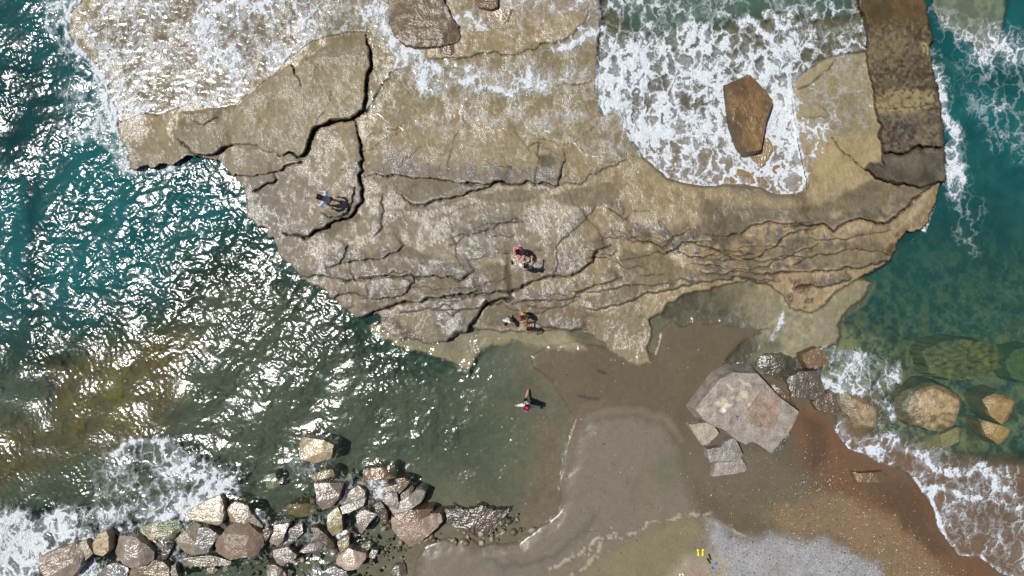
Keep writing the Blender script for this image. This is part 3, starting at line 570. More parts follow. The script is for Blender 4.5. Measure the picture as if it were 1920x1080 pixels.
    out = N(nt, "ShaderNodeMixShader"); nt.links.new(cov, out.inputs[0]); nt.links.new(wat.outputs[0], out.inputs[1]); nt.links.new(fd.outputs[0], out.inputs[2])
    finish(nt, out.outputs[0]); return m
M_water = water_mat()

# ------------------------------------------------------------------ build the sheets
def sheet(name, z, m, keep, cols=(), vals=()):
    X = (U - 960) * S * (1 - z / H); Y = (540 - V) * S * (1 - z / H)
    co = np.stack([X, Y, z], -1).reshape(-1, 3)
    idx = np.arange(NY * NX).reshape(NY, NX)
    q = np.stack([idx[:-1, :-1], idx[1:, :-1], idx[1:, 1:], idx[:-1, 1:]], -1)
    q = q[keep[:-1, :-1]].reshape(-1, 4)
    used = np.zeros(NY * NX, bool); used[q.ravel()] = True
    rem = np.cumsum(used) - 1; q = rem[q]; co = co[used]
    me = bpy.data.meshes.new(name); nf = len(q)
    me.vertices.add(len(co)); me.vertices.foreach_set("co", co.astype(np.float32).ravel())
    me.loops.add(nf * 4); me.loops.foreach_set("vertex_index", q.astype(np.int32).ravel())
    me.polygons.add(nf); me.polygons.foreach_set("loop_start", (np.arange(nf) * 4).astype(np.int32))
    me.update(calc_edges=True); me.polygons.foreach_set("use_smooth", np.ones(nf, bool))
    for n, a in cols:
        at = me.color_attributes.new(n, 'FLOAT_COLOR', 'POINT')
        c4 = np.ones((len(co), 4), np.float32); c4[:, :3] = a.reshape(-1, 3)[used]; at.data.foreach_set("color", c4.ravel())
    for n, a in vals:
        at = me.attributes.new(n, 'FLOAT', 'POINT'); at.data.foreach_set("value", np.broadcast_to(a, U.shape).reshape(-1)[used].astype(np.float32))
    me.materials.append(m); o = bpy.data.objects.new(name, me); COL.objects.link(o); o['kind'] = 'structure'
    return o
is_rock = (rk > .5); is_beach = (~is_rock) & (dLand > 0)
tv = (("wet", wet), ("bmp", bmp))
o = sheet("rock_shelf", T, M_rock, is_rock, (("Col", CC),), tv)
o = sheet("beach", T, M_sand, is_beach, (("Col", CC),), tv)
o = sheet("seabed", T, M_bed, ~is_rock & ~is_beach, (("Col", CC),), tv)
near = (Wz > T - .30) | (U < -60) | (V < -60) | (U > 1985) | (V > 1145)
Wz = np.where(V > 1500, np.minimum(Wz, -.2), Wz)
sheet("sea", Wz, M_water, near & ~((V > 1160) & (dLand > 30)), (("WCol", WC),), (("depth", depth), ("foam", F), ("murk", MURK)))

def height_at(u, v):
    j = min(max(np.searchsorted(GU, u), 1), NX - 1); i = min(max(np.searchsorted(GV, v), 1), NY - 1)
    return float(T[i, j])
def water_at(u, v):
    j = min(max(np.searchsorted(GU, u), 1), NX - 1); i = min(max(np.searchsorted(GV, v), 1), NY - 1)
    return float(Wz[i, j])

# ------------------------------------------------------------------ loose rocks
def boulder_mat(name, streak=1.0):
    m, nt = mat(name); tc = pos(nt)
    c = attr(nt, "Col").outputs['Color']; wt = attr(nt, "wet").outputs['Fac']
    n1 = tex_noise(nt, tc, 28, 4, .7); n2 = tex_noise(nt, vmap(nt, tc, (1, streak, 1)), 7, 4, .6, .5); n3 = tex_noise(nt, tc, 2.2, 3, .6)
    f = MA(nt, 'MULTIPLY', MR(nt, n1.outputs[0], .25, .75, .7, 1.3), MR(nt, n3.outputs[0], .3, .7, .8, 1.2))
    cc = mixc(nt, 1.0, c, f, 'MULTIPLY')
    n4 = tex_noise(nt, tc, 4.5, 5, .7, .8); cc = mixc(nt, MR(nt, n4.outputs[0], .48, .68, 0, .65), cc, mixc(nt, 1.0, cc, (.50, .40, .30), 'MULTIPLY'))
    cc = mixc(nt, MR(nt, n2.outputs[0], .56, .72, 0, .15), cc, lin((205, 195, 170)))
    h = MA(nt, 'ADD', MA(nt, 'MULTIPLY', n1.outputs[0], .35), n2.outputs[0])
    b = N(nt, "ShaderNodeBump"); b.inputs['Distance'].default_value = .025; b.inputs['Strength'].default_value = 1.0; nt.links.new(h, b.inputs['Height'])
    pr = N(nt, "ShaderNodeBsdfPrincipled"); nt.links.new(cc, pr.inputs['Base Color']); nt.links.new(b.outputs[0], pr.inputs['Normal'])
    pr.inputs['Roughness'].default_value = .7; nt.links.new(wt, pr.inputs['Coat Weight']); pr.inputs['Coat Roughness'].default_value = .24; pr.inputs['Coat IOR'].default_value = 1.85
    nt.links.new(b.outputs[0], pr.inputs['Coat Normal']); finish(nt, pr.outputs[0]); return m
M_boulder = boulder_mat("boulder_stone", .5)
ALG = lin((70, 54, 28))
def rock(pts, top, rgb, label, group=None, wetness=.8, flat=.5, depth_=.5, cat="rock", name="boulder", seed=None, painter=None, rings=26, jag=.05, algae=.6, facets=6, dome=.0):
    """angular rock: outline traced at its rim, top cut by random planes, buried below the ground it stands on"""
    rs = np.random.RandomState(seed if seed is not None else (int(pts[0][0] * 7 + pts[0][1] * 13) % 9999))
    p = np.array(pts, float); cen = p.mean(0)
    seg = np.hypot(*(np.roll(p, -1, 0) - p).T); per = seg.sum(); n = int(max(36, min(150, per / 1.6)))
    cum = np.concatenate([[0], np.cumsum(seg)]); ring = []
    for s in np.linspace(0, per, n, endpoint=False):
        k = np.searchsorted(cum, s, 'right') - 1; t = (s - cum[k]) / seg[k]; ring.append(p[k] * (1 - t) + p[(k + 1) % len(p)] * t)
    ring = np.array(ring); ring = .5 * ring + .25 * (np.roll(ring, 1, 0) + np.roll(ring, -1, 0))
    size = math.sqrt(max(1, abs(sum(p[i - 1][0] * p[i][1] - p[i][0] * p[i - 1][1] for i in range(len(p)))) / 2)) * S
    zg = height_at(*cen); hh = max(top - zg, .1)
    rad = (ring - cen)
    jn = np.array([mnoise.noise(Vector((q[0] * .14, q[1] * .14, rs.rand() * 0 + top))) + .6 * mnoise.noise(Vector((q[0] * .4, q[1] * .4, 3))) for q in ring])
    ring = cen + rad * (1.05 + jag * jn[:, None])
    planes = []
    for k in range(facets):
        a = rs.rand() * 6.283; planes.append((math.cos(a), math.sin(a), .15 + .45 * rs.rand(), flat * (.35 + .9 * rs.rand())))
    ta = rs.rand() * 6.283; tilt = flat * .22 * rs.rand()
    verts, cols, wets = [], [], []
    fr_ = [1.16, 1.05, 1.0, .985] + list(np.linspace(.95, .04, rings - 4))
    ox, oy = P(cen[0], cen[1], top).x, P(cen[0], cen[1], top).y
    for i, f in enumerate(fr_):
        for q in ring:
            d = (q - cen) * f; w = cen + d
            x, y = d[0] * S / size, -d[1] * S / size
            if i == 0: z = zg - .25
            elif i == 1: z = top - max(.25, min(hh * .8, .5 * size))
            else:
                z = top
                for ca, sa, off, sl in planes: z = min(z, top + size * (off - (ca * x + sa * y)) * sl if (ca * x + sa * y) > off else z)
                z -= size * tilt * (1 + (math.cos(ta) * x + math.sin(ta) * y))
                z -= dome * size * (x * x + y * y)
                if i == 2: z -= .05 + .04 * size
                z += .03 * min(size, .8) * mnoise.noise(Vector((w[0] * .09, w[1] * .09, 1.3))) + .016 * mnoise.noise(Vector((w[0] * .35, w[1] * .35, 7)))
                if z < zg + .02 and top > zg + .1: z = zg + .02
            k = 1 - (top if i > 1 else top) / H
            verts.append(((w[0] - 960) * S * k, (540 - w[1]) * S * k, z))
            c = lin(rgb)
            if painter: c = painter(w[0], w[1], c)
            wl = .10 + .10 * mnoise.noise(Vector((w[0] * .1, w[1] * .1, 9)))
            if z < wl and algae: c = c * (1 - algae) + ALG * algae
            cols.append((*np.clip(c * (1 + .16 * mnoise.noise(Vector((w[0] * .3, w[1] * .3, 2)))), 0, 1), 1)); wets.append(wetness)
    zc = float(np.mean([v[2] for v in verts[-n:]])); verts.append((ox, oy, zc)); cols.append(cols[-1]); wets.append(wetness)
    faces = []
    for i in range(len(fr_) - 1):
        for j in range(n):
            a, b = i * n + j, i * n + (j + 1) % n; faces.append((a, a + n, b + n, b))
    L0 = (len(fr_) - 1) * n
    for j in range(n): faces.append((L0 + j, len(verts) - 1, L0 + (j + 1) % n))
    if sum(p[i - 1][0] * p[i][1] - p[i][0] * p[i - 1][1] for i in range(len(p))) < 0: pass
    org = Vector((ox, oy, zg)); me = bpy.data.meshes.new(name)
    me.from_pydata([Vector(v) - org for v in verts], [], faces)
    bm = bmesh.new(); bm.from_mesh(me); bmesh.ops.recalc_face_normals(bm, faces=bm.faces[:])
    up = sum(f.normal.z for f in bm.faces)
    if up < 0: bmesh.ops.reverse_faces(bm, faces=bm.faces[:])
    bm.to_mesh(me); bm.free()
    me.polygons.foreach_set("use_smooth", np.ones(len(me.polygons), bool)); me.set_sharp_from_angle(angle=math.radians(38))
    at = me.color_attributes.new("Col", 'FLOAT_COLOR', 'POINT'); at.data.foreach_set("color", np.array(cols, np.float32).ravel())
    aw = me.attributes.new("wet", 'FLOAT', 'POINT'); aw.data.foreach_set("value", np.array(wets, np.float32))
    me.materials.append(M_boulder); o = bpy.data.objects.new(name, me); o.location = org; COL.objects.link(o)
    o['label'] = label; o['category'] = cat
    if group: o['group'] = group
    return o
GB = "boulders heaped at the lower left shore"
WETG, BRN, PALE, DRK, PINK, OLV = (146, 142, 136), (128, 116, 102), (166, 158, 136), (82, 68, 54), (176, 162, 150), (140, 134, 92)
for pts, top, rgb, kw, lab in [
 ([(73,1048),(93,1038),(133,1023),(143,1027),(150,1043),(147,1062),(137,1077),(127,1085),(83,1085),(75,1063)], .62, (150,132,114), {}, "large rough brown boulder at the far left end of the heap, below the surf"),
 ([(140,1022),(160,1015),(167,1030),(172,1038),(163,1047),(157,1053),(157,1038),(148,1028)], .36, PALE, {'wetness':.4}, "small pale tan rock wedged right beside the far left brown boulder"),
 ([(183,1003),(197,998),(202,1007),(203,1032),(192,1043),(177,1038),(173,1020)], .5, (176,156,118), {'wetness':.3}, "upright pale tan rock with a ridge, just touching the surf line"),
 ([(212,1012),(248,1011),(265,1023),(280,1040),(280,1053),(270,1062),(240,1067),(222,1058),(205,1042),(210,1028)], .58, (150,136,122), {'dome':.25,'wetness':1}, "shiny rounded grey brown boulder with sun glare on its crown"),
 ([(238,1082),(245,1065),(277,1062),(287,1052),(303,1055),(313,1067),(313,1090),(236,1090)], .5, (124,104,78), {}, "brown boulder cut by the bottom edge, under the shiny rounded one"),
 ([(177,1082),(200,1060),(217,1057),(237,1068),(235,1084),(177,1088)], .3, (120,118,116), {'wetness':1}, "low wet grey rock washed by foam at the bottom edge"),
 ([(318,1065),(327,1060),(332,1080),(330,1090),(318,1090)], .35, (146,134,112), {}, "narrow pale stone standing in the dark gap at the bottom edge"),
 ([(307,1022),(322,1023),(313,1045),(307,1053),(298,1047)], .3, DRK, {}, "small dark brown wedge of rock between white foam patches"),
 ([(328,1012),(358,985),(372,993),(367,1013),(362,1043),(345,1043),(330,1023)], .5, (142,132,112), {'wetness':.4}, "matt grey brown half of a boulder split by a straight crack"),
 ([(373,990),(390,990),(410,1005),(391,1030),(390,1037),(364,1042),(368,1013)], .46, (124,120,116), {'wetness':1}, "banded grey half of the split boulder, against the large brown one"),
 ([(342,968),(378,945),(407,933),(413,940),(417,967),(413,982),(403,987),(377,980),(353,977)], .5, (176,160,130), {'wetness':1}, "bright triangular wet slab lying against the surf edge"),
 ([(428,970),(425,981),(450,981),(463,988),(486,1000),(488,990),(467,963),(462,950),(440,943),(425,955),(420,972)], .36, (156,144,116), {'wetness':1}, "glittering wet rock behind the largest brown boulder"),
 ([(392,1028),(410,1008),(423,992),(447,984),(462,993),(483,1007),(487,1027),(477,1047),(457,1047),(427,1052),(400,1045)], .8, (134,114,96), {'wetness':.25,'dome':.2}, "largest brown granular boulder in the middle of the heap"),
 ([(345,1047),(392,1042),(430,1054),(430,1060),(387,1062),(345,1062)], .3, (132,122,100), {}, "long low slab lying in front of the split boulder"),
 ([(502,990),(510,998),(497,1017),(493,1007),(493,993)], .35, (106,86,70), {}, "little reddish brown rock right of the largest brown boulder's shadow"),
 ([(513,987),(542,983),(535,997),(528,1017),(518,1025),(503,1017),(512,1000)], .42, (160,148,130), {'wetness':1}, "wet rock with an olive algae cap and a glaring white flank"),
 ([(542,993),(565,983),(567,1000),(552,1015),(540,1012)], .3, (120,110,98), {'wetness':1}, "dull wet rock ringed by white foam in the middle of the heap"),
 ([(510,1035),(537,1028),(555,1042),(553,1048),(523,1064),(515,1057)], .42, (140,126,116), {}, "pointed grey pink rock half in clear green shallows"),
 ([(560,1037),(580,1020),(602,1017),(602,1030),(577,1038)], .38, (156,140,134), {}, "long pinkish rock just under the dark leaning one"),
 ([(582,993),(593,990),(610,1002),(625,1023),(625,1033),(610,1027),(593,1010)], .45, (84,66,50), {'wetness':.3}, "dark brown elongated rock leaning diagonally beside the olive one"),
 ([(613,967),(632,953),(640,967),(640,997),(622,1007),(613,993)], .45, (158,150,108), {}, "upright olive yellow rock in the middle of the heap"),
 ([(587,910),(613,908),(640,910),(633,937),(620,952),(603,958),(593,942),(592,925)], .5, (136,122,106), {'wetness':1}, "tapering wet brown rock pointing down, topmost in the left column"),
 ([(638,952),(657,943),(682,937),(680,950),(657,960),(642,965)], .42, (178,168,156), {'wetness':1}, "light grey elongated rock with a dark shadow below"),
 ([(655,922),(670,913),(683,923),(683,933),(663,940),(647,943)], .36, (160,148,130), {'wetness':1}, "foam splashed rock just above the light grey elongated one"),
 ([(668,967),(683,957),(707,965),(693,980),(677,1002),(672,997)], .42, (140,126,116), {}, "grey triangular rock pointing down, left of the dark standing one"),
 ([(700,947),(715,943),(725,960),(727,980),(720,983),(708,967)], .4, (70,56,38), {'wetness':.5}, "dark brown standing rock between two grey triangular ones"),
 ([(717,940),(725,925),(743,925),(747,942),(747,958),(728,950)], .55, (146,134,126), {'wetness':.5}, "grey triangular rock with a black edge next to the white glaring one"),
 ([(749,942),(782,923),(793,927),(788,945),(770,955),(752,967),(737,967),(729,955),(747,960)], .6, (176,168,154), {'wetness':1}, "long white glaring rock at the right end of the heap"),
 ([(715,917),(740,910),(768,902),(762,913),(748,926),(725,924)], .4, (122,106,92), {}, "flat brown grey rock lying above the grey triangular one"),
 ([(751,928),(773,912),(775,918),(765,932),(749,938)], .34, (104,92,72), {}, "narrow brown rock slotted behind the long white glaring one"),
 ([(680,882),(717,878),(738,875),(740,898),(723,901),(700,901),(680,902)], .22, (124,92,50), {'wetness':1}, "rusty brown rock awash with bright glare, topmost of the heap"),
 ([(741,899),(760,896),(771,906),(748,911)], .26, (88,60,32), {}, "small rust brown rock at the top right of the heap"),
 ([(732,975),(765,970),(823,967),(827,983),(807,1002),(778,1023),(767,1028),(745,1007),(733,993)], .62, (152,130,112), {'wetness':.35}, "broad pinkish brown slab pointing down, largest on the right"),
 ([(738,967),(773,957),(807,958),(800,970),(773,980),(763,977),(745,974)], .66, (124,96,72), {}, "rust stained layer lying along the top of the broad slab"),
 ([(632,1017),(653,1005),(654,1023),(638,1038)], .35, (156,146,112), {}, "small yellowish rock above the pale pink boulder"),
 ([(628,1055),(638,1042),(653,1030),(682,1042),(682,1053),(670,1067),(650,1072),(630,1060)], .58, (188,168,150), {'wetness':.9,'dome':.2}, "pale pink blocky boulder near the bottom edge"),
 ([(607,1072),(627,1063),(648,1072),(653,1085),(610,1085)], .3, (130,122,122), {'wetness':1}, "wet grey knobbly rock at the bottom edge, below the pale pink one"),
 ([(665,1030),(690,1015),(700,1022),(683,1037)], .08, (128,122,92), {}, "greenish flat rock just under water beside the pale pink one"),
 ([(686,1047),(698,1032),(708,1033),(703,1047)], .2, (140,134,130), {'wetness':1}, "small black and white glinting rock right of the pale pink one"),
 ([(730,1077),(740,1062),(757,1060),(762,1080),(730,1086)], .16, (138,128,112), {'wetness':1}, "low wet rock at the bottom edge by the sand"),
 ([(828,960),(860,952),(878,958),(905,950),(925,958),(950,957),(946,985),(930,990),(920,1006),(885,1002),(868,990),(842,985)], .05, (78,60,38), {'wetness':1,'facets':9,'jag':.22,'flat':.12}, "wide dark weed covered rock glittering beside the sand edge"),
 ([(560,832),(563,822),(602,827),(622,837),(617,862),(587,870),(573,863),(560,858)], .45, (176,156,120), {'wetness':.9}, "lone tan rock standing in the water above the heap"),
 ([(495,893),(515,888),(523,912),(508,916),(500,915)], -.12, (160,156,120), {'wetness':0,'algae':0}, "small pale square stone under the water, left of the heap's top"),
 ([(528,957),(548,947),(575,945),(600,955),(585,968),(553,972)], .03, (146,116,52), {'wetness':0,'algae':.2}, "ochre submerged rock left of the tapering brown one"),
 ([(257,993),(290,980),(330,977),(337,993),(320,1013),(273,1015)], .1, (150,136,84), {'algae':.2}, "olive rock veiled by running foam below the surf"),
 ([(580,893),(605,884),(622,880),(627,893),(590,903)], .12, (150,138,104), {'wetness':1,'algae':.2}, "low tan rock awash between the lone rock and the heap"),
 ([(497,1062),(515,1062),(528,1070),(520,1082),(498,1082)], .25, (146,134,122), {}, "small grey brown stone at the bottom edge under the pointed one"),
 ([(388,1066),(400,1063),(407,1070),(398,1078),(388,1074)], .22, (156,146,128), {}, "little tan cobble below the long low slab"),
 ]:
    kw = dict(kw); rock(pts, top, rgb, lab, GB, **{'wetness': .75, **kw})

def big_slab_paint(u, v, c):
    def ell(cx, cy, a, b, r=0):
        dx, dy = u - cx, v - cy; ca, sa = math.cos(r), math.sin(r)
        return max(0., min(1., (1.15 - math.hypot((dx * ca + dy * sa) / a, (-dx * sa + dy * ca) / b)) * 3))
    w = mnoise.noise(Vector((u * .06, v * .06, 5)))
    m = max(ell(1396, 740, 10, 7, .5), ell(1360, 755, 5, 10, -.5) , ell(1353, 759, 13, 6, .2), ell(1365, 760, 8, 4), ell(1374, 746, 4, 3), ell(1385, 748, 5, 4) * .5,
            ell(1394, 717, 3, 12, -.9), ell(1404, 722, 7, 3, .6), ell(1369, 726, 2.5, 9, -.8), ell(1408, 759, 6, 2.5))
    c = c * (1 - .6 * max(0, w)) + lin((128, 120, 112)) * .6 * max(0, w)
    c = c * (1 - m) + lin((196, 186, 160)) * m
    s = max(ell(1355, 770, 6, 5), ell(1429, 741, 3, 3)); return c * (1 - s) + lin((240, 236, 226)) * s
GR = "rocks lying on the wet sand at the lower right"
rock([(1308,768),(1330,740),(1353,712),(1377,701),(1402,703),(1420,702.5),(1442,727),(1463,748),(1496,772),(1488,790),(1478,808),(1470,818),(1445,849),(1437,842),(1415,828),(1403,828),(1402,834),(1380,822),(1360,805),(1340,798),(1323,788)], .92, (156,147,136), "huge flat grey slab with white stains lying on the sand", GR, wetness=.1, flat=.12, painter=big_slab_paint, rings=46, algae=.3, jag=.012)
rock([(1427,735),(1445,745),(1463,755),(1458,770),(1453,782),(1451,806),(1427,800),(1397,778),(1410,760),(1420,747)], .97, (156,134,116), "thin reddish plate of stone resting on the huge grey slab", GR, wetness=.05, flat=.03, rings=16, algae=0, jag=.01, facets=2)
rock([(1479,806),(1482,818),(1470,828),(1471,835),(1467,847),(1445,850),(1452,838)], .5, (84,80,72), "dark grey broken corner piece at the foot of the huge slab", GR, wetness=.4, flat=.2)
rock([(1293,797),(1333,792),(1348,813),(1333,827),(1330,832),(1317,835),(1308,822),(1300,810)], .52, (170,160,144), "pale angular slab left of and below the huge slab", GR, wetness=.1, flat=.12)
rock([(1328,843),(1353,838),(1360,829),(1377,822),(1383,830),(1392,853),(1387,860),(1367,865),(1332,867)], .60, (142,136,130), "rough grey block below the huge slab, upper of two joined blocks", GR, wetness=.3, flat=.2)
rock([(1343,869),(1367,867),(1390,861),(1402,878),(1398,885),(1383,888),(1337,893),(1340,877)], .50, (158,148,140), "rough pale block, lower of two joined blocks on the sand", GR, wetness=.2, flat=.2)
rock([(1504,665),(1533,652),(1543,658),(1556,683),(1517,690),(1508,677)], .45, (122,94,66), "small square brown rock with white water breaking beside it", GR, wetness=.3, flat=.05)
rock([(1400,683),(1432,663),(1470,665),(1505,680),(1508,698),(1475,708),(1445,712),(1420,702)], .12, (76,76,60), "dark green wet hump of rock above the huge slab", GR, flat=.4, dome=.3, wetness=1)
rock([(1477,711),(1505,697),(1535,696),(1548,740),(1527,750),(1487,743)], .26, (88,78,64), "dark wet slab between the huge slab and the white water", GR, flat=.2, wetness=.6)
rock([(1525,754),(1560,733),(1568,748),(1580,773),(1568,779),(1533,768)], .3, (96,78,58), "brown wet plate of rock pointing at the surf", GR, flat=.15, wetness=.5)
rock([(1446,716),(1478,742),(1495,762),(1480,756),(1455,738)], .22, (104,74,44), "rust brown sliver of rock along the huge slab's upper right edge", GR, wetness=.5)
rock([(1478,752),(1500,757),(1503,770),(1494,776),(1480,765)], .10, (132,92,44), "small orange brown rock at the huge slab's right corner", GR, wetness=.7)
GS = "rounded rocks in the sea at the lower right"
rock([(1564,725),(1600,735),(1651,737),(1657,759),(1665,786),(1650,806),(1627,814),(1608,812),(1595,779),(1580,767)], .16, (156,138,104), "tan rock with foam streaming over it beside the brown plate", GS, dome=.2, wetness=.25, algae=.45, name="boulder")
rock([(1690,767),(1708,739),(1748,721),(1775,725),(1805,743),(1817,759),(1801,779),(1793,800),(1760,810),(1718,798),(1694,786)], .42, (160,140,100), "big rounded tan boulder in the sea with a brown stained foot", GS, dome=.25, wetness=.25, algae=.6, jag=.06, painter=lambda u, v, c: c * (1 - (.6 if v > 776 + 10 * mnoise.noise(Vector((u * .1, 0, 1))) and 1705 < u < 1800 else 0) * max(0, min(1, .6 + 1.5 * mnoise.noise(Vector((u * .08, v * .1, 3)))))) * (1 + .5 * mnoise.noise(Vector((u * .05 + v * .12, v * .03 - u * .1, 8)))))
rock([(1851,751),(1886,735),(1916,759),(1922,786),(1888,800),(1861,779)], .32, (156,132,84), "tan boulder with a brown sunken top near the right edge", GS, dome=.2, algae=.3, wetness=.2)
rock([(1845,788),(1876,798),(1900,808),(1896,822),(1876,834),(1853,818)], .26, (150,126,74), "small tan boulder touching the one near the right edge from below", GS, dome=.2, algae=.3, wetness=.2)
rock([(1738,660),(1767,645),(1797,637),(1861,644),(1884,666),(1880,689),(1837,707),(1787,713),(1750,699)], -.10, (140,118,50), "wide oval weed covered boulder entirely under water", GS, dome=.12, algae=0, wetness=0, flat=.1, jag=.08, painter=lambda u, v, c: c * (1 + 1.1 * mnoise.noise(Vector((u * .09, v * .16, 4))) + .6 * mnoise.noise(Vector((u * .3, v * .4, 4)))))
rock([(1886,680),(1906,656),(1940,650),(1950,700),(1930,717),(1900,709)], -.3, (118,122,48), "green submerged boulder cut by the right edge", GS, dome=.15, algae=0, wetness=0, flat=.1)
rock([(1768,818),(1797,802),(1815,808),(1800,828),(1774,842)], -.06, (150,138,92), "pale submerged rock below the big rounded tan one", GS, dome=.15, algae=0, wetness=0)
rock([(1600,885),(1612,888),(1655,886),(1668,896),(1655,904),(1610,904)], .40, (120,96,62), "low narrow mound of pebbly stone on the red brown sand", GR, flat=.3, jag=.1, wetness=.5)
GT = "dark rocks awash at the top of the shelf"
rock([(731,37),(735,-15),(780,-22),(825,-15),(840,24),(857,49),(859,64),(855,77),(821,84),(789,86),(761,81),(739,62)], .42, (102, 84, 56), "large speckled dark rock ringed by foam at the top edge", GT, flat=.25, wetness=.4, algae=.3)
rock([(822,88),(855,82),(855,94),(844,103),(825,98)], .30, (122,100,68), "small knob of rock under the large speckled dark one", GT, wetness=.9, algae=.2)
rock([(888,-8),(934,-8),(932,11),(921,17),(898,11)], .38, (116,86,56), "reddish brown rock cut by the top edge", GT, algae=.2, wetness=.5)
rock([(913,22),(940,16),(968,17),(970,30),(953,51),(924,51)], .26, (130,110,76), "flat cracked brown rock just below the reddish one", GT, algae=.2)
rock([(1368,157),(1390,148),(1413,137),(1452,187),(1437,227),(1427,278),(1403,283),(1390,267),(1377,230)], .75, (122,92,46), "tall brown pentagonal rock standing alone in white surf", None, flat=.5, wetness=.25, algae=.35, jag=.02, facets=4, painter=lambda u, v, c: c * (1 - .5 * max(0, min(1, .4 + 1.6 * mnoise.noise(Vector((u * .03, v * .02, 4))) - (v - 200) * .012))))
rock([(1412,268),(1440,258),(1452,278),(1440,300),(1428,313),(1413,300),(1405,288)], .12, (146,124,88), "low pale flake of rock at the foot of the tall brown one", None, flat=.1, wetness=.8, algae=0)

# ------------------------------------------------------------------ pebbles on the beach (uncountable)
def gravel(name, label, spots, mname='pebble_stone'):
    ico = bmesh.new(); bmesh.ops.create_icosphere(ico, subdivisions=1, radius=1)
    v0 = np.array([v.co[:] for v in ico.verts]); f0 = np.array([[v.index for v in f.verts] for f in ico.faces]); ico.free()
    n = len(spots); co = np.empty((n, len(v0), 3)); cl = np.empty((n, len(v0), 4)); r = np.random.RandomState(5)
    for i, (x, y, z, s, c) in enumerate(spots):
        a = r.rand() * 6.283; ca, sa = math.cos(a), math.sin(a)
        q = v0 * (s * (.8 + .7 * r.rand()), s * (.6 + .4 * r.rand()), s * .5) * (1 + .2 * (r.rand(len(v0), 1) - .5))
        co[i, :, 0] = x + q[:, 0] * ca - q[:, 1] * sa; co[i, :, 1] = y + q[:, 0] * sa + q[:, 1] * ca; co[i, :, 2] = z + q[:, 2] + s * .2
        cl[i] = (*c, 1)
    fs = (f0[None] + (np.arange(n) * len(v0))[:, None, None]).reshape(-1, 3)
    me = bpy.data.meshes.new(name); co = co.reshape(-1, 3); nf = len(fs)
    me.vertices.add(len(co)); me.vertices.foreach_set("co", co.astype(np.float32).ravel())
    me.loops.add(nf * 3); me.loops.foreach_set("vertex_index", fs.astype(np.int32).ravel())
    me.polygons.add(nf); me.polygons.foreach_set("loop_start", (np.arange(nf) * 3).astype(np.int32)); me.update(calc_edges=True)
    at = me.color_attributes.new("Col", 'FLOAT_COLOR', 'POINT'); at.data.foreach_set("color", cl.astype(np.float32).ravel())
    m, nt = mat(mname); pr = N(nt, "ShaderNodeBsdfPrincipled"); nt.links.new(attr(nt, "Col").outputs['Color'], pr.inputs['Base Color']); pr.inputs['Roughness'].default_value = .5
    finish(nt, pr.outputs[0]); me.materials.append(m)
    o = bpy.data.objects.new(name, me); COL.objects.link(o); o['kind'] = 'stuff'; o['label'] = label; o['category'] = 'pebbles' if name == 'gravel' else 'rubble'
spots = []
r = np.random.RandomState(11)
dens = np.where(dLand > 3, .045 + .9 * gr + .75 * area([(1440,950),(1560,880),(1640,930),(1740,1040),(1840,1110),(1780,1300),(1600,1100),(1480,1010)], 30, WILD) + .16 * area([(1290,900),(1500,830),(1620,900),(1560,1000),(1300,1010)], 50, WILD) + .25 * ss(1060, 1120, V), 0)
for _ in range(120000):
    u, v = 1000 + r.rand() * 960, 640 + r.rand() * 530
    j = np.searchsorted(GU, u); i = np.searchsorted(GV, v)
    if r.rand() < dens[i, j] * .55 and T[i, j] > Wz[i, j]:
        z = float(T[i, j]); k = S * (1 - z / H); s = .010 + .022 * r.rand() ** 3
        g_ = float(gr[i, j]); t = r.rand()
        if t < .12 + .1 * g_: c = lin((215, 208, 196))
        elif t < .5 * g_ + .2: c = lin((150, 156, 168)) * (.6 + .7 * r.rand())
        elif t < .8: c = lin((160, 126, 84)) * (.5 + .9 * r.rand())
        else: c = lin((96, 78, 60)) * (.5 + r.rand())
        spots.append(((u - 960) * k, (540 - v) * k, z, s, c))
gravel("gravel", "grey, white and brown pebbles strewn over the beach sand", spots)

zone = area([(150,1060),(200,1020),(300,1000),(420,960),(520,960),(600,900),(700,880),(790,920),(820,990),(760,1040),(740,1100),(150,1100)], 8, WILD) + 1.3 * area([(940,950),(1000,1000),(900,1010),(820,1010),(780,1040),(740,1050),(800,990)], 8, WILD) * (V < 1020)
sp2 = []
for _ in range(2600):
    u, v = 140 + r.rand() * 860, 860 + r.rand() * 225
    j = np.searchsorted(GU, u); i = np.searchsorted(GV, v)
    if r.rand() < zone[i, j] * .55:
        s_ = .05 + .13 * r.rand() ** 2; z = max(float(T[i, j]), -.22 + .16 * r.rand()); k = S * (1 - z / H)
        sp2.append(((u - 960) * k, (540 - v) * k, z, s_, lin([(150, 140, 122), (120, 104, 84), (96, 82, 62), (170, 158, 138)][r.randint(4)])))
gravel("rubble", "small wet stones lying between the boulders", sp2, 'wet_rubble')

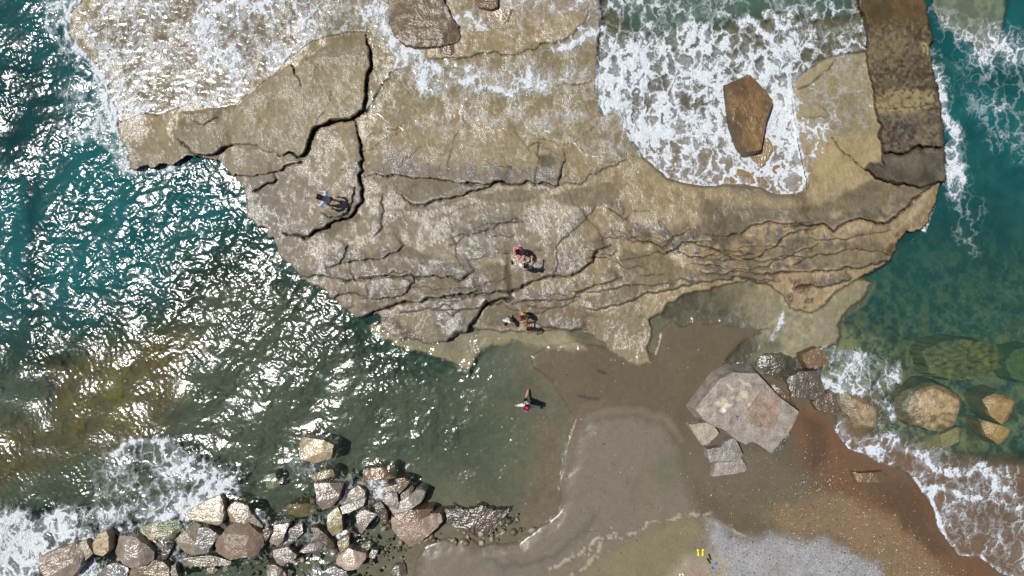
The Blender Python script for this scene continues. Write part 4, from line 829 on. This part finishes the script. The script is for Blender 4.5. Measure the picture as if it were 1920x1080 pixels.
# ------------------------------------------------------------------ footwear
def plain(name, rgb, rough=.6, spec=.4, k=.8, sss=0):
    m, nt = mat(name); p = pos(nt); n = tex_noise(nt, p, 40, 3)
    pr = N(nt, "ShaderNodeBsdfPrincipled"); c = lin(rgb, k)
    nt.links.new(mixc(nt, MR(nt, n.outputs[0], .3, .7, 0, 1), c * .82, np.minimum(c * 1.12, 1)), pr.inputs['Base Color'])
    pr.inputs['Roughness'].default_value = rough; pr.inputs['Specular IOR Level'].default_value = spec
    finish(nt, pr.outputs[0]); return m
def empty(name, loc, rz, label, cat, group=None):
    o = bpy.data.objects.new(name, None); o.empty_display_size = .2; COL.objects.link(o); o.location = loc; o.rotation_euler = (0, 0, rz)
    o['label'] = label; o['category'] = cat
    if group: o['group'] = group
    return o
def meshobj(name, bm, m, parent, smooth=True):
    me = bpy.data.meshes.new(name); bm.to_mesh(me); bm.free()
    if smooth: me.polygons.foreach_set("use_smooth", np.ones(len(me.polygons), bool))
    me.materials.append(m); o = bpy.data.objects.new(name, me); COL.objects.link(o); o.parent = parent; return o
def tube(bm, pts, r0, seg=8, r1=None):
    pts = [Vector(p) for p in pts]; rings = []
    for i, p in enumerate(pts):
        d = (pts[min(i + 1, len(pts) - 1)] - pts[max(i - 1, 0)]).normalized(); a = d.orthogonal().normalized(); b = d.cross(a)
        rr = r0 if r1 is None else r0 + (r1 - r0) * i / (len(pts) - 1)
        rings.append([bm.verts.new(p + (a * math.cos(6.2832 * k / seg) + b * math.sin(6.2832 * k / seg)) * rr) for k in range(seg)])
    for i in range(len(rings) - 1):
        for k in range(seg): bm.faces.new((rings[i][k], rings[i][(k + 1) % seg], rings[i + 1][(k + 1) % seg], rings[i + 1][k]))
    bm.faces.new(rings[0][::-1]); bm.faces.new(rings[-1])
SOLE = [(-.030,-.13),(-.038,-.10),(-.036,-.05),(-.030,0),(-.040,.06),(-.046,.10),(-.036,.135),(-.010,.150),(.018,.145),(.036,.125),(.042,.09),(.034,.03),(.030,-.03),(.036,-.09),(.030,-.13),(0,-.145)]
def sandal(u, v, deg, m_sole, m_strap, label, group, L=1.0, z=None, flip=1):
    zz = height_at(u, v) + .004 if z is None else z
    e = empty("flip_flop", P(u, v, zz), math.radians(deg), label, "flip-flop", group)
    bm = bmesh.new(); n = len(SOLE); lay = []
    for zt, sc in ((0, .95), (.006, 1), (.020, 1), (.024, .95)):
        lay.append([bm.verts.new((x * L * sc * flip, y * L * sc, zt)) for x, y in SOLE])
    for a, b in zip(lay, lay[1:]):
        for k in range(n): bm.faces.new((a[k], a[(k + 1) % n], b[(k + 1) % n], b[k]))
    bm.faces.new(lay[0][::-1]); bm.faces.new(lay[-1]); bmesh.ops.recalc_face_normals(bm, faces=bm.faces[:])
    meshobj("sole", bm, m_sole, e, False)
    bm = bmesh.new()
    for sx_ in (-1, 1):
        tube(bm, [(0, .085 * L, .022), (sx_ * .012 * L, .06 * L, .05), (sx_ * .028 * L, .02 * L, .045), (sx_ * .033 * L, -.02 * L, .02)], .008, 6)
    meshobj("strap", bm, m_strap, e)
YEL, YEL2 = plain("yellow_foam_rubber", (250, 240, 20)), plain("yellow_strap", (225, 205, 10))
BLK, BLU, PNK, WHT, GRY = plain("black_foam_rubber", (22, 22, 26)), plain("blue_foam_rubber", (60, 150, 235)), plain("pink_foam_rubber", (250, 120, 160)), plain("white_foam_rubber", (235, 235, 235)), plain("grey_foam_rubber", (120, 118, 135))
g = "pair of yellow flip-flops"; sandal(1308.8, 1036, 4, YEL, YEL2, "yellow flip-flop on the sand, left one of the yellow pair", g); sandal(1317.3, 1036, -4, YEL, YEL2, "yellow flip-flop on the sand, right one of the yellow pair", g, flip=-1)
g = "pair of black flip-flops"; sandal(1330.8, 1044, 22, BLK, BLK, "black flip-flop nearer the gravel, upper of the black pair", g, .9); sandal(1329, 1051.5, 32, BLK, BLK, "black flip-flop below its twin, next to the blue ones", g, .9, flip=-1)
g = "pair of blue flip-flops"; sandal(1341.5, 1057.5, -36, BLU, BLK, "blue flip-flop on the sand, upper right of the blue pair", g, .8); sandal(1336.8, 1065.5, 40, BLU, BLK, "blue flip-flop beside a black one, lower left of the blue pair", g, .8, flip=-1)
g = "pair of pink flip-flops"; sandal(1296.5, 1072, 15, PNK, PNK, "small pink flip-flop left of the blue ones", g, .6); sandal(1311, 1080, 50, PNK, PNK, "small pink flip-flop cut by the bottom edge", g, .6, flip=-1)
g = "pair of white flip-flops"; sandal(1275.5, 1081, 10, WHT, WHT, "white flip-flop at the bottom edge, left of its twin", g, .9); sandal(1282.5, 1080, 40, WHT, WHT, "white flip-flop at the bottom edge, right of its twin", g, .9, flip=-1)
g = "pair of grey flip-flops"; sandal(1382.2, 783, 12, GRY, BLK, "dark grey flip-flop on the huge slab, left one of the pair", g, .9, .90); sandal(1388, 784, 14, GRY, WHT, "grey flip-flop on the huge slab, right one of the pair", g, .9, .90, -1)

# ------------------------------------------------------------------ people
def skin_mesh(nodes, edges, sub=1):
    """nodes: {name: (x, y, z, r)}; grows one continuous surface over the joints"""
    names = list(nodes); me = bpy.data.meshes.new("tmp")
    me.from_pydata([nodes[k][:3] for k in names], [(names.index(a), names.index(b)) for a, b in edges], [])
    ob = bpy.data.objects.new("tmp", me); COL.objects.link(ob)
    md = ob.modifiers.new("s", 'SKIN'); md.use_smooth_shade = True; md.branch_smoothing = .6
    for i, k in enumerate(names):
        sv = me.skin_vertices[0].data[i]; r_ = nodes[k][3]; sv.radius = r_ if isinstance(r_, tuple) else (r_, r_); sv.use_root = (i == 0)
    s2 = ob.modifiers.new("u", 'SUBSURF'); s2.levels = sub; s2.render_levels = sub
    dg = bpy.context.evaluated_depsgraph_get(); out = bpy.data.meshes.new_from_object(ob.evaluated_get(dg))
    bpy.data.objects.remove(ob); return out
SKN = {"light": plain("fair_skin", (226, 164, 138), .5), "tan": plain("tanned_skin", (176, 104, 78), .5), "gold": plain("golden_skin", (218, 158, 112), .5)}  # three skin tones: fair, tanned, golden
HAIRM = plain("dark_brown_hair", (38, 22, 20), .5); HAIRB = plain("chestnut_hair", (78, 36, 26), .5)
def person(u, v, face_deg, label, H_=1.7, skin="light", hair=HAIRM, long_hair=False, lean=(0, .05), arms=None, legs=None, clothes=(), cap=None, knees=(0, 0), head_fwd=.06, held=None, z=None):
    """u, v: photo point of the feet; face_deg: heading (0 = up in the picture); arms: shoulder-relative elbow, wrist in metres/1.7"""
    k = H_ / 1.7; zg = height_at(u, v) if z is None else z
    root = empty("person", P(u, v, zg), math.radians(-face_deg), label, "person", None)
    lx, ly = lean
    hip = (0, 0, .90); L = legs or {-1: ((-.10, .03, .48), (-.11, -.02, .07)), 1: ((.10, .04, .48), (.12, .02, .07))}
    ch = (lx, ly, 1.30 - .25 * abs(ly) ** 1.2); A = arms or {-1: ((-.07, .02, -.28), (-.05, .14, -.50)), 1: ((.07, .02, -.28), (.05, .14, -.50))}
    nd = {"hip": (*hip, (.135, .10)), "waist": (lx * .5, ly * .45, 1.08, (.12, .09)), "chest": (*ch, (.15, .10)), "neckb": (lx * 1.15, ly * 1.25 + .01, ch[2] + .15, .065), "neck": (lx * 1.2, ly * 1.35 + .02, ch[2] + .22, .052)}
    ed = [("hip", "waist"), ("waist", "chest"), ("chest", "neckb"), ("neckb", "neck")]
    hd = Vector((lx * 1.2, ly * 1.35 + head_fwd, ch[2] + .34))
    nd["head"] = (*hd, .088); nd["crown"] = (hd.x, hd.y - .01, hd.z + .07, .072); ed += [("neck", "head"), ("head", "crown")]
    hands = []
    for s in (-1, 1):
        sh = Vector((ch[0] + .18 * s, ch[1], ch[2] + .09)); el = sh + Vector(A[s][0]); wr = sh + Vector(A[s][1])
        nd[f"sh{s}"] = (*sh, .058); nd[f"el{s}"] = (*el, .040); nd[f"wr{s}"] = (*wr, .027)
        d = (wr - el).normalized(); nd[f"pa{s}"] = (*(wr + d * .07), (.036, .020)); ed += [("chest", f"sh{s}"), (f"sh{s}", f"el{s}"), (f"el{s}", f"wr{s}"), (f"wr{s}", f"pa{s}")]
        hands.append((wr + d * .08, d, s))
        kn, an = Vector(L[s][0]), Vector(L[s][1])
        nd[f"th{s}"] = (.085 * s, 0, .83, .085); nd[f"kn{s}"] = (*kn, .056); nd[f"cf{s}"] = (*(kn * .6 + an * .4 + Vector((0, -.02, 0))), .052); nd[f"an{s}"] = (*an, .037)
        nd[f"ft{s}"] = (an.x + .02 * s, an.y + .10, max(an.z - .035, .03), (.040, .026)); nd[f"to{s}"] = (an.x + .03 * s, an.y + .18, max(an.z - .05, .022), (.040, .018))
        ed += [("hip", f"th{s}"), (f"th{s}", f"kn{s}"), (f"kn{s}", f"cf{s}"), (f"cf{s}", f"an{s}"), (f"an{s}", f"ft{s}"), (f"ft{s}", f"to{s}")]
    bm = bmesh.new(); me = skin_mesh(nd, ed, 2); bm.from_mesh(me)
    for c, d, s in hands:       # five fingers
        side = d.cross(Vector((0, 0, 1))).normalized() if abs(d.z) < .9 else Vector((0, 1, 0)); nrm = side.cross(d).normalized()
        for q, ln in ((-1.5, .062), (-.5, .075), (.5, .080), (1.5, .070)):
            b0 = c + side * q * .018; tube(bm, [b0 - d * .02, b0 + d * ln * .5 - nrm * .004, b0 + d * ln * .85 - nrm * .02], .0095, 6, .007)
        tube(bm, [c - d * .05 + side * .028 * s, c - d * .015 + side * .052 * s, c + d * .02 + side * .058 * s], .011, 6, .008)
    # face: nose, ears, mouth
    tube(bm, [hd + Vector((0, .075, .03)), hd + Vector((0, .105, -.005))], .010, 6, .016)
    for s in (-1, 1): tube(bm, [hd + Vector((.085 * s, -.005, .015)), hd + Vector((.10 * s, -.012, .0)), hd + Vector((.092 * s, -.005, -.03))], .014, 6, .008)
    tube(bm, [hd + Vector((-.022, .082, -.042)), hd + Vector((0, .088, -.043)), hd + Vector((.022, .082, -.042))], .008, 6)
    bmesh.ops.scale(bm, vec=(k, k, k), verts=bm.verts[:]); body = meshobj("body", bm, SKN[skin], root); bpy.data.meshes.remove(me)
    def pc(name, nodes, edges, m, sub=2, parent=root):
        me = skin_mesh(nodes, edges, sub); b = bmesh.new(); b.from_mesh(me); bpy.data.meshes.remove(me)
        bmesh.ops.scale(b, vec=(k, k, k), verts=b.verts[:]); return meshobj(name, b, m, parent)
    def grow(n, g_, mul=1.0):
        x, y, zz, r_ = nd[n]; r_ = tuple(q * mul + g_ for q in r_) if isinstance(r_, tuple) else r_ * mul + g_; return (x, y, zz, r_)
    for s in (-1, 1):
        b = bmesh.new(); bmesh.ops.create_uvsphere(b, u_segments=8, v_segments=6, radius=.012 * k, matrix=Matrix.Translation((hd + Vector((.033 * s, .078, .018))) * k)); meshobj("eye", b, HAIRM, root)
    hn = {"a": (hd.x, hd.y - .012, hd.z + .045, .100), "b": (hd.x, hd.y - .03, hd.z + .09, .078), "c": (hd.x, hd.y - .075, hd.z - .02, .060)}; he = [("a", "b"), ("a", "c")]
    if long_hair: hn["d"] = (hd.x, hd.y - .11, hd.z - .16, .055); hn["e"] = (hd.x, hd.y - .12, hd.z - .32, .03); he += [("c", "d"), ("d", "e")]
    pc("hair", hn, he, hair)
    if cap:
        pc("cap", {"a": (hd.x, hd.y - .01, hd.z + .06, .108), "b": (hd.x, hd.y - .01, hd.z + .115, .075)}, [("a", "b")], cap)
        b = bmesh.new(); n_ = 12; vs = [b.verts.new(Vector((hd.x + .075 * math.cos(math.pi * i / n_), hd.y + .07 + .085 * math.sin(math.pi * i / n_), hd.z + .055)) * k) for i in range(n_ + 1)]
        vt = [b.verts.new(q.co + Vector((0, 0, .012 * k))) for q in vs]; b.faces.new(vs[::-1]); b.faces.new(vt)
        for i in range(n_ + 1): b.faces.new((vs[i], vs[(i + 1) % (n_ + 1)], vt[(i + 1) % (n_ + 1)], vt[i]))
        meshobj("cap_brim", b, cap, root, False)
    for kind, m in clothes:
        if kind in ("shirt", "long_shirt", "vest"):
            c = {"hip": grow("hip", .04), "waist": grow("waist", .06), "chest": grow("chest", .045), "neckb": grow("neckb", .012)}; e = [("waist", "hip"), ("waist", "chest"), ("chest", "neckb")]
            if kind != "vest":
                for s in (-1, 1):
                    sh, el, wr = (Vector(nd[f"{n}{s}"][:3]) for n in ("sh", "el", "wr")); c[f"s{s}"] = (*sh, .074); e.append(("chest", f"s{s}"))
                    if kind == "shirt": c[f"e{s}"] = (*(sh * .35 + el * .65), .066); e.append((f"s{s}", f"e{s}"))
                    else: c[f"e{s}"] = (*el, .06); c[f"w{s}"] = (*(el * .25 + wr * .75), .05); e += [(f"s{s}", f"e{s}"), (f"e{s}", f"w{s}")]
            pc("shirt" if kind != "vest" else "swimsuit", c, e, m)
        if kind in ("shorts", "trunks"):
            f = .72 if kind == "shorts" else .5
            c = {"hip": grow("hip", .016), "w": (lx * .25, ly * .2, 1.0, (.135, .105))}; e = [("hip", "w")]
            for s in (-1, 1):
                t_, kn = Vector(nd[f"th{s}"][:3]), Vector(nd[f"kn{s}"][:3]); c[f"t{s}"] = (*t_, .105); c[f"k{s}"] = (*(t_ * (1 - f) + kn * f), .088); e += [("hip", f"t{s}"), (f"t{s}", f"k{s}")]
            pc("shorts", c, e, m)
        if kind == "skirt":
            c = {"w": (lx * .3, ly * .3, 1.0, (.14, .11)), "m": (0, 0, .84, (.17, .15)), "b": (0, .01, .62, (.20, .18))}; pc("skirt", c, [("w", "m"), ("m", "b")], m)
    return root, nd, k
WSH_SHADE = plain("white_cotton_blue_shade", (188, 208, 242), .8, .2); WSH = plain("white_cotton", (238, 240, 246), .8, .2); PSH = plain("pink_cotton", (214, 120, 150), .8, .2); BSH = plain("blue_cotton", (70, 130, 215), .8, .2)  # first cloth: a white shirt with its bluish shade put into the colour
TSH = plain("teal_cotton", (96, 150, 156), .8, .2); YSW = plain("yellow_orange_swimwear", (222, 170, 40), .7, .2); NVY = plain("dark_navy_cloth", (30, 32, 48), .8, .2)
MAR = plain("maroon_cloth", (92, 30, 34), .8, .2); MAG = plain("magenta_cloth", (190, 40, 100), .7, .3); RED = plain("brick_red_cloth", (130, 60, 60), .8, .2)
person(627, 381, -70, "man in a loose white shirt alone on the rock ledges at the left", 1.75, lean=(-.02, .07), clothes=(("long_shirt", WSH_SHADE), ("shorts", RED)), head_fwd=.08,
       arms={-1: ((-.10, .06, -.24), (-.08, .26, -.36)), 1: ((.10, .05, -.26), (.06, .26, -.34))}, legs={-1: ((-.12, .16, .47), (-.14, .16, .07)), 1: ((.10, .02, .48), (.12, -.18, .07))})
root, nd, k = person(978, 472, -110, "woman in a pink top bending forward with a dark phone in her hand", 1.64, hair=HAIRM, lean=(-.02, .13), clothes=(("shirt", PSH), ("shorts", MAR)), head_fwd=.07,
       arms={-1: ((-.06, .12, -.20), (-.10, .28, -.24)), 1: ((.03, .15, -.20), (-.20, .22, -.26))})
wr = Vector(nd["wr-1"][:3]); el = Vector(nd["el-1"][:3]); hp = (wr + (wr - el).normalized() * .13) * k
b = bmesh.new(); bmesh.ops.create_cube(b, size=1, matrix=Matrix.Translation(root.matrix_basis @ hp + Vector((0, 0, .018))) @ Matrix.Rotation(math.radians(10), 4, 'Z') @ Matrix.Diagonal((.08, .16, .012, 1)))
bmesh.ops.bevel(b, geom=b.edges[:], offset=.004, segments=2, affect='EDGES'); ph = meshobj("phone", b, plain("black_glass", (20, 16, 24), .15), None, False); ph['label'] = "dark phone held in the hand of the woman in pink"; ph['category'] = "phone"
person(984, 504, 12, "person in white and blue facing the woman in pink, arms reaching up", 1.60, skin="gold", lean=(0, .05), clothes=(("shirt", WSH), ("shorts", MAR)),
       arms={-1: ((-.10, .12, -.16), (-.02, .32, -.12)), 1: ((.06, .14, -.16), (.00, .36, -.12))})
person(954, 596, 200, "small child in a white and teal shirt with dark hair", 1.10, lean=(.04, .20), clothes=(("shirt", WSH), ("shorts", TSH)), head_fwd=.14,
       arms={-1: ((-.10, .04, -.24), (-.06, .06, -.46)), 1: ((.10, .0, -.25), (.06, .05, -.48))}, legs={-1: ((-.10, -.04, .48), (-.11, -.26, .09)), 1: ((.10, .02, .48), (.12, -.10, .07))})
person(984, 590, -115, "girl in yellow orange swimwear with long chestnut hair", 1.36, skin="gold", hair=HAIRB, long_hair=True, lean=(0, .09), clothes=(("vest", YSW), ("trunks", YSW)), head_fwd=.10,
       arms={-1: ((-.08, .10, -.22), (-.02, .22, -.36)), 1: ((.10, .02, -.26), (.08, .1, -.48))})
person(990, 615, 20, "bare chested tanned boy reaching forward with one arm", 1.25, skin="tan", lean=(-.02, .03), clothes=(("trunks", RED),),
       arms={-1: ((-.04, .18, -.14), (-.02, .40, -.12)), 1: ((.08, -.12, -.22), (-.02, -.24, -.40))})
person(988, 750, 200, "man in a magenta cap and white long sleeves wading with arms spread", 1.74, cap=MAG, lean=(.02, .03), clothes=(("long_shirt", WSH), ("shorts", NVY)), head_fwd=.04,
       arms={-1: ((-.10, -.06, -.20), (-.18, -.02, -.42)), 1: ((.08, .10, -.20), (.18, .18, -.40))}, legs={-1: ((-.10, .10, .47), (-.11, .06, .07)), 1: ((.10, -.14, .48), (.10, -.48, .16))})
